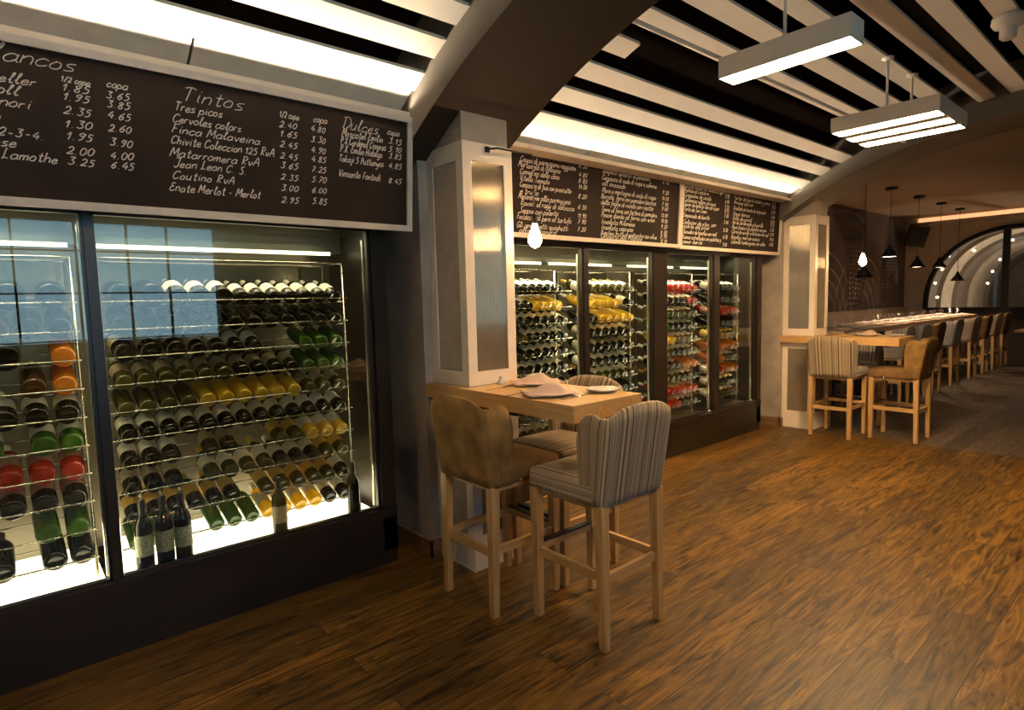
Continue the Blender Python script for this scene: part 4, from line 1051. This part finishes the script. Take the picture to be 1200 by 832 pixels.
# ---------------------------------------------------------------- bare bulbs on brackets
def bracket_lamp(x, y, z, tip, label):
    t = thing('bracket_lamp', label, 'lamp', (x, y, z)); dx, dy, dz, drop = tip
    MB().rbox(-.016, .016, -.012, 0, -.016, .016, .003, 1).build('wall_plate', M['rubber'], t)
    MB().tube([(0, -.012, 0), (dx * .08, dy * .7 - .02, 0), (dx * .5, dy, dz * .4), (dx * .96, dy, dz), (dx, dy, dz - .02)], .0055, 8).build('arm', M['rubber'], t)
    MB().tube([(dx, dy, dz - .02), (dx, dy, dz - drop)], .0035, 6).build('cord', M['rubber'], t)
    MB().lathe([(.006, 0), (.017, -.004), (.017, -.045), (.014, -.05)], 14, (dx, dy, dz - drop)).build('socket', M['rubber'], t)
    MB().lathe([(.012, 0), (.015, -.012), (.030, -.055), (.040, -.090), (.038, -.112), (.024, -.132), (.006, -.142), (0, -.146)], 18, (dx, dy, dz - drop - .05)).build('bulb', M['bulb'], t)
    return t
bracket_lamp(2.150, 2.678, 2.405, (.300, -.058, 0, .345), 'bare teardrop bulb hanging from a black bracket on the near light box')
bracket_lamp(7.28, 2.878, 2.47, (.34, -.26, -.10, .315), 'bare teardrop bulb hanging from a black bracket on the far light box')

# ---------------------------------------------------------------- cone pendants over the long table
def pendant(x, y, zc, drop, label, lit=True):
    t = thing('cone_pendant', label, 'pendant lamp', (x, y, zc), group='black cone pendants over the long table')
    MB().lathe([(.0, 0), (.085, 0), (.085, -.035), (0, -.04)], 18).build('canopy', M['black'], t)
    MB().tube([(0, 0, -.035), (0, 0, -drop + .17)], .004, 6).build('cord', M['black'], t)
    s = MB().lathe([(.022, -drop + .19), (.026, -drop + .15), (.125, -drop), (.120, -drop), (.022, -drop + .145)], 24, cap=False).build('shade', M['black'], t)
    if lit:
        MB().lathe([(.114, -drop + .006), (.0, -drop + .010)], 20, cap=False).build('diffuser', M['pendant_in'], t)
        area_lamp('pendant_light', (0, 0, -drop - .004), (0, 0, -1), .2, .2, PENDANT_W, (1., .72, .48), spread=120 * D2R, parent=t)
    return t
for x, d, l, lit in ((9.90, 1.44, 'unlit black cone pendant hanging just below the far bare bulb', False), (10.98, 1.10, 'black cone pendant second along, hung in front of the lattice mural', True), (12.40, 1.24, 'black cone pendant third along, hung below the loudspeaker', True),
                     (13.74, 1.22, 'black cone pendant fourth along, hung at the left edge of the arched window', True), (15.05, 1.47, 'black cone pendant furthest along, hung lowest in front of the arched window', True)):
    pendant(x, 3.38, 3.22, d, l, lit)

# ---------------------------------------------------------------- dining room furniture
def long_table(x0, x1, y0, y1, label):
    t = thing('long_table', label, 'table', ((x0 + x1) / 2, (y0 + y1) / 2, 0), group='high wooden tables of the dining room'); hx, hy = (x1 - x0) / 2, (y1 - y0) / 2
    MB().box(-hx, hx, -hy, hy, .985, 1.06).build('tabletop', M['table_x'], t)
    for sx in (-1, 1): MB().box(sx * (hx - .28) - .05, sx * (hx - .28) + .05, -.12, .12, 0.02, .985).box(sx * (hx - .28) - .08, sx * (hx - .28) + .08, -.3, .3, 0, .03).build('pedestal', M['rubber'], t)
LT = [(8.35, 10.20), (10.24, 12.60), (12.64, 15.20)]
for (a, b), w in zip(LT, ('nearest the far pillar', 'in the middle of the row', 'nearest the arched window')):
    long_table(a, b, 3.06, 3.74, 'long high wooden dining table laid for guests, %s' % w)
# bench along the mural
t = thing('bench', 'long tan upholstered bench with its back against the mural', 'bench', (11.8, 4.3, 0))
MB().box(-3.6, 3.9, -.22, .2, 0, .62).build('base', M['rubber'], t)
MB().rbox(-3.6, 3.9, -.24, .2, .62, .74, .03).build('seat', M['bench'], t)
MB().rbox(-3.6, 3.9, .19, .315, .62, 1.22, .03).build('backrest', M['bench'], t)
GR = 'bar stools in a row along the long dining tables'
row = [('grey', 9.30, 'pale grey bar stool, nearest of the row along the dining tables'), ('suede', 10.78, 'brown suede bar stool, nearest brown one in the dining row'), ('grey', 11.80, 'grey striped bar stool just beyond the nearest brown stool of the row'),
       ('stripe', 12.95, 'striped bar stool in the middle of the dining row'), ('suede', 13.85, 'brown suede bar stool between two striped stools, far down the row'), ('stripe', 14.70, 'striped bar stool second from the far end of the dining row'), ('suede', 15.45, 'dark brown bar stool at the far end of the dining row')]
for k, x, l in row: stool(k, x, 2.86, random.uniform(-.06, .06), l, GR)
stool('grey', 10.02, 2.86, 0, 'pale grey bar stool beside the nearest of the row, half hidden behind suede back', GR)
# table settings along the long tables
GD = 'place settings on the long dining tables'
i = 0
def side(yy): return 'stool side' if yy < 3.4 else 'bench side'
pos = []
for (a, b) in LT:
    x = a + .35
    while x < b - .2: pos += [(x, 3.20), (x, 3.60)]; x += .58
for i, (x, y) in enumerate(pos):
    plate(x, y, 1.0605, .13, '%s white plate from the pillar end on the long tables, %s' % (ORD[i // 2], side(y)), GD)
    napkin(x, y, 1.0725, .09, .4 + i, '%s blush napkin from the pillar end on the long tables, %s' % (ORD[i // 2], side(y)), GD, .022)
    tumbler(x + .22, 3.40 + (.06 if y > 3.4 else -.06), 1.0605, .036, .135, '%s clear tumbler from the pillar end on the long tables, %s' % (ORD[i // 2], side(y)), GD)
    knife(x + .17, y, 1.0605, PI / 2, '%s knife from the pillar end on the long tables, %s' % (ORD[i // 2], side(y)), GD)
# loudspeaker on its wall arm
t = thing('loudspeaker', 'black loudspeaker tilted on a wall bracket high beside the arched window', 'speaker', (15.75, 4.32, 2.80))
o = MB().rbox(-.14, .14, -.19, .19, -.22, .22, .015, 2).build('cabinet', M['black'], t); o.rotation_euler = (.25, -.25, .35)
MB().tube([(0, .05, -.12), (.15, .2, -.2), (.44, .20, -.2)], .02, 8).build('arm', M['black'], t)
# low table and white chair glimpsed at the right edge
t = thing('dining_table', 'low dark dining table with plates at the right edge of the photo', 'table', (15.3, 1.85, 0))
MB().box(-.5, .5, -.55, .55, .72, .755).build('tabletop', M['table_x'], t)
MB().lathe([(.26, 0), (.26, .02), (.05, .04), (.04, .72)], 18).build('pedestal', M['rubber'], t)
for x, y, l in ((15.1, 2.15, 'left of'), (15.4, 1.75, 'right of')): plate(x, y, .7555, .13, 'white plate on the low dining table, %s its middle' % l, 'plates on the low dining table')
t = thing('dining_chair', 'white wooden dining chair beside the low table at the right edge', 'chair', (13.9, 1.72, 0), .3)
MB().rbox(-.21, .21, -.20, .22, .44, .47, .012, 2).build('seat', M['white_chair'], t)
for sx in (-1, 1):
    MB().tube([(sx * .17, .17, .44), (sx * .20, .21, 0)], [.018, .012], 8).build('leg', M['white_chair'], t)
    MB().tube([(sx * .17, -.16, .44), (sx * .20, -.22, 0)], [.018, .012], 8).build('leg', M['white_chair'], t)
MB().tube([(-.20, -.2, .47), (-.21, -.25, .80), (0, -.29, .84), (.21, -.25, .80), (.20, -.2, .47)], .014, 8).build('backrest', M['white_chair'], t)
# small lamps on the far vault
for i, (y, z, x) in enumerate(((3.73, 2.50, 18), (3.31, 2.53, 19.3), (3.50, 2.31, 19.5), (4.0, 2.36, 17.0), (3.66, 2.02, 19.6), (4.12, 2.06, 17.0), (3.75, 1.72, 19.6), (4.25, 1.74, 17.0), (4.25, 1.4, 17.2), (3.0, 2.68, 17.9), (2.95, 2.45, 19.5))):
    o = MB().lathe([(0, .03), (.026, .015), (.03, 0), (.02, -.02), (0, -.026)], 10).build('spot_lamp', M['pendant_in']); o.location = (x, y, z)
    tag(o, 'tiny glowing spot lamp on the far vault, %s from the top of the arched window' % ORD[i], 'lamp', 'tiny spot lamps on the far vault')
t = thing('vault_light', 'unseen added lamp lighting the vaulted hall beyond the arched window', 'lamp', (18.0, 2.6, 0.0))
MB().lathe([(0, 0), (.15, 0), (.16, .04), (0, .05)], 16).build('housing', M['white_frame'], t)  # invented floor lamp, out of sight, added to light the hall's bands
area_lamp('added_vault_lamp', (0, 0, .06), (0, .2, 1), .3, .3, 80, (1., .76, .54), parent=t)
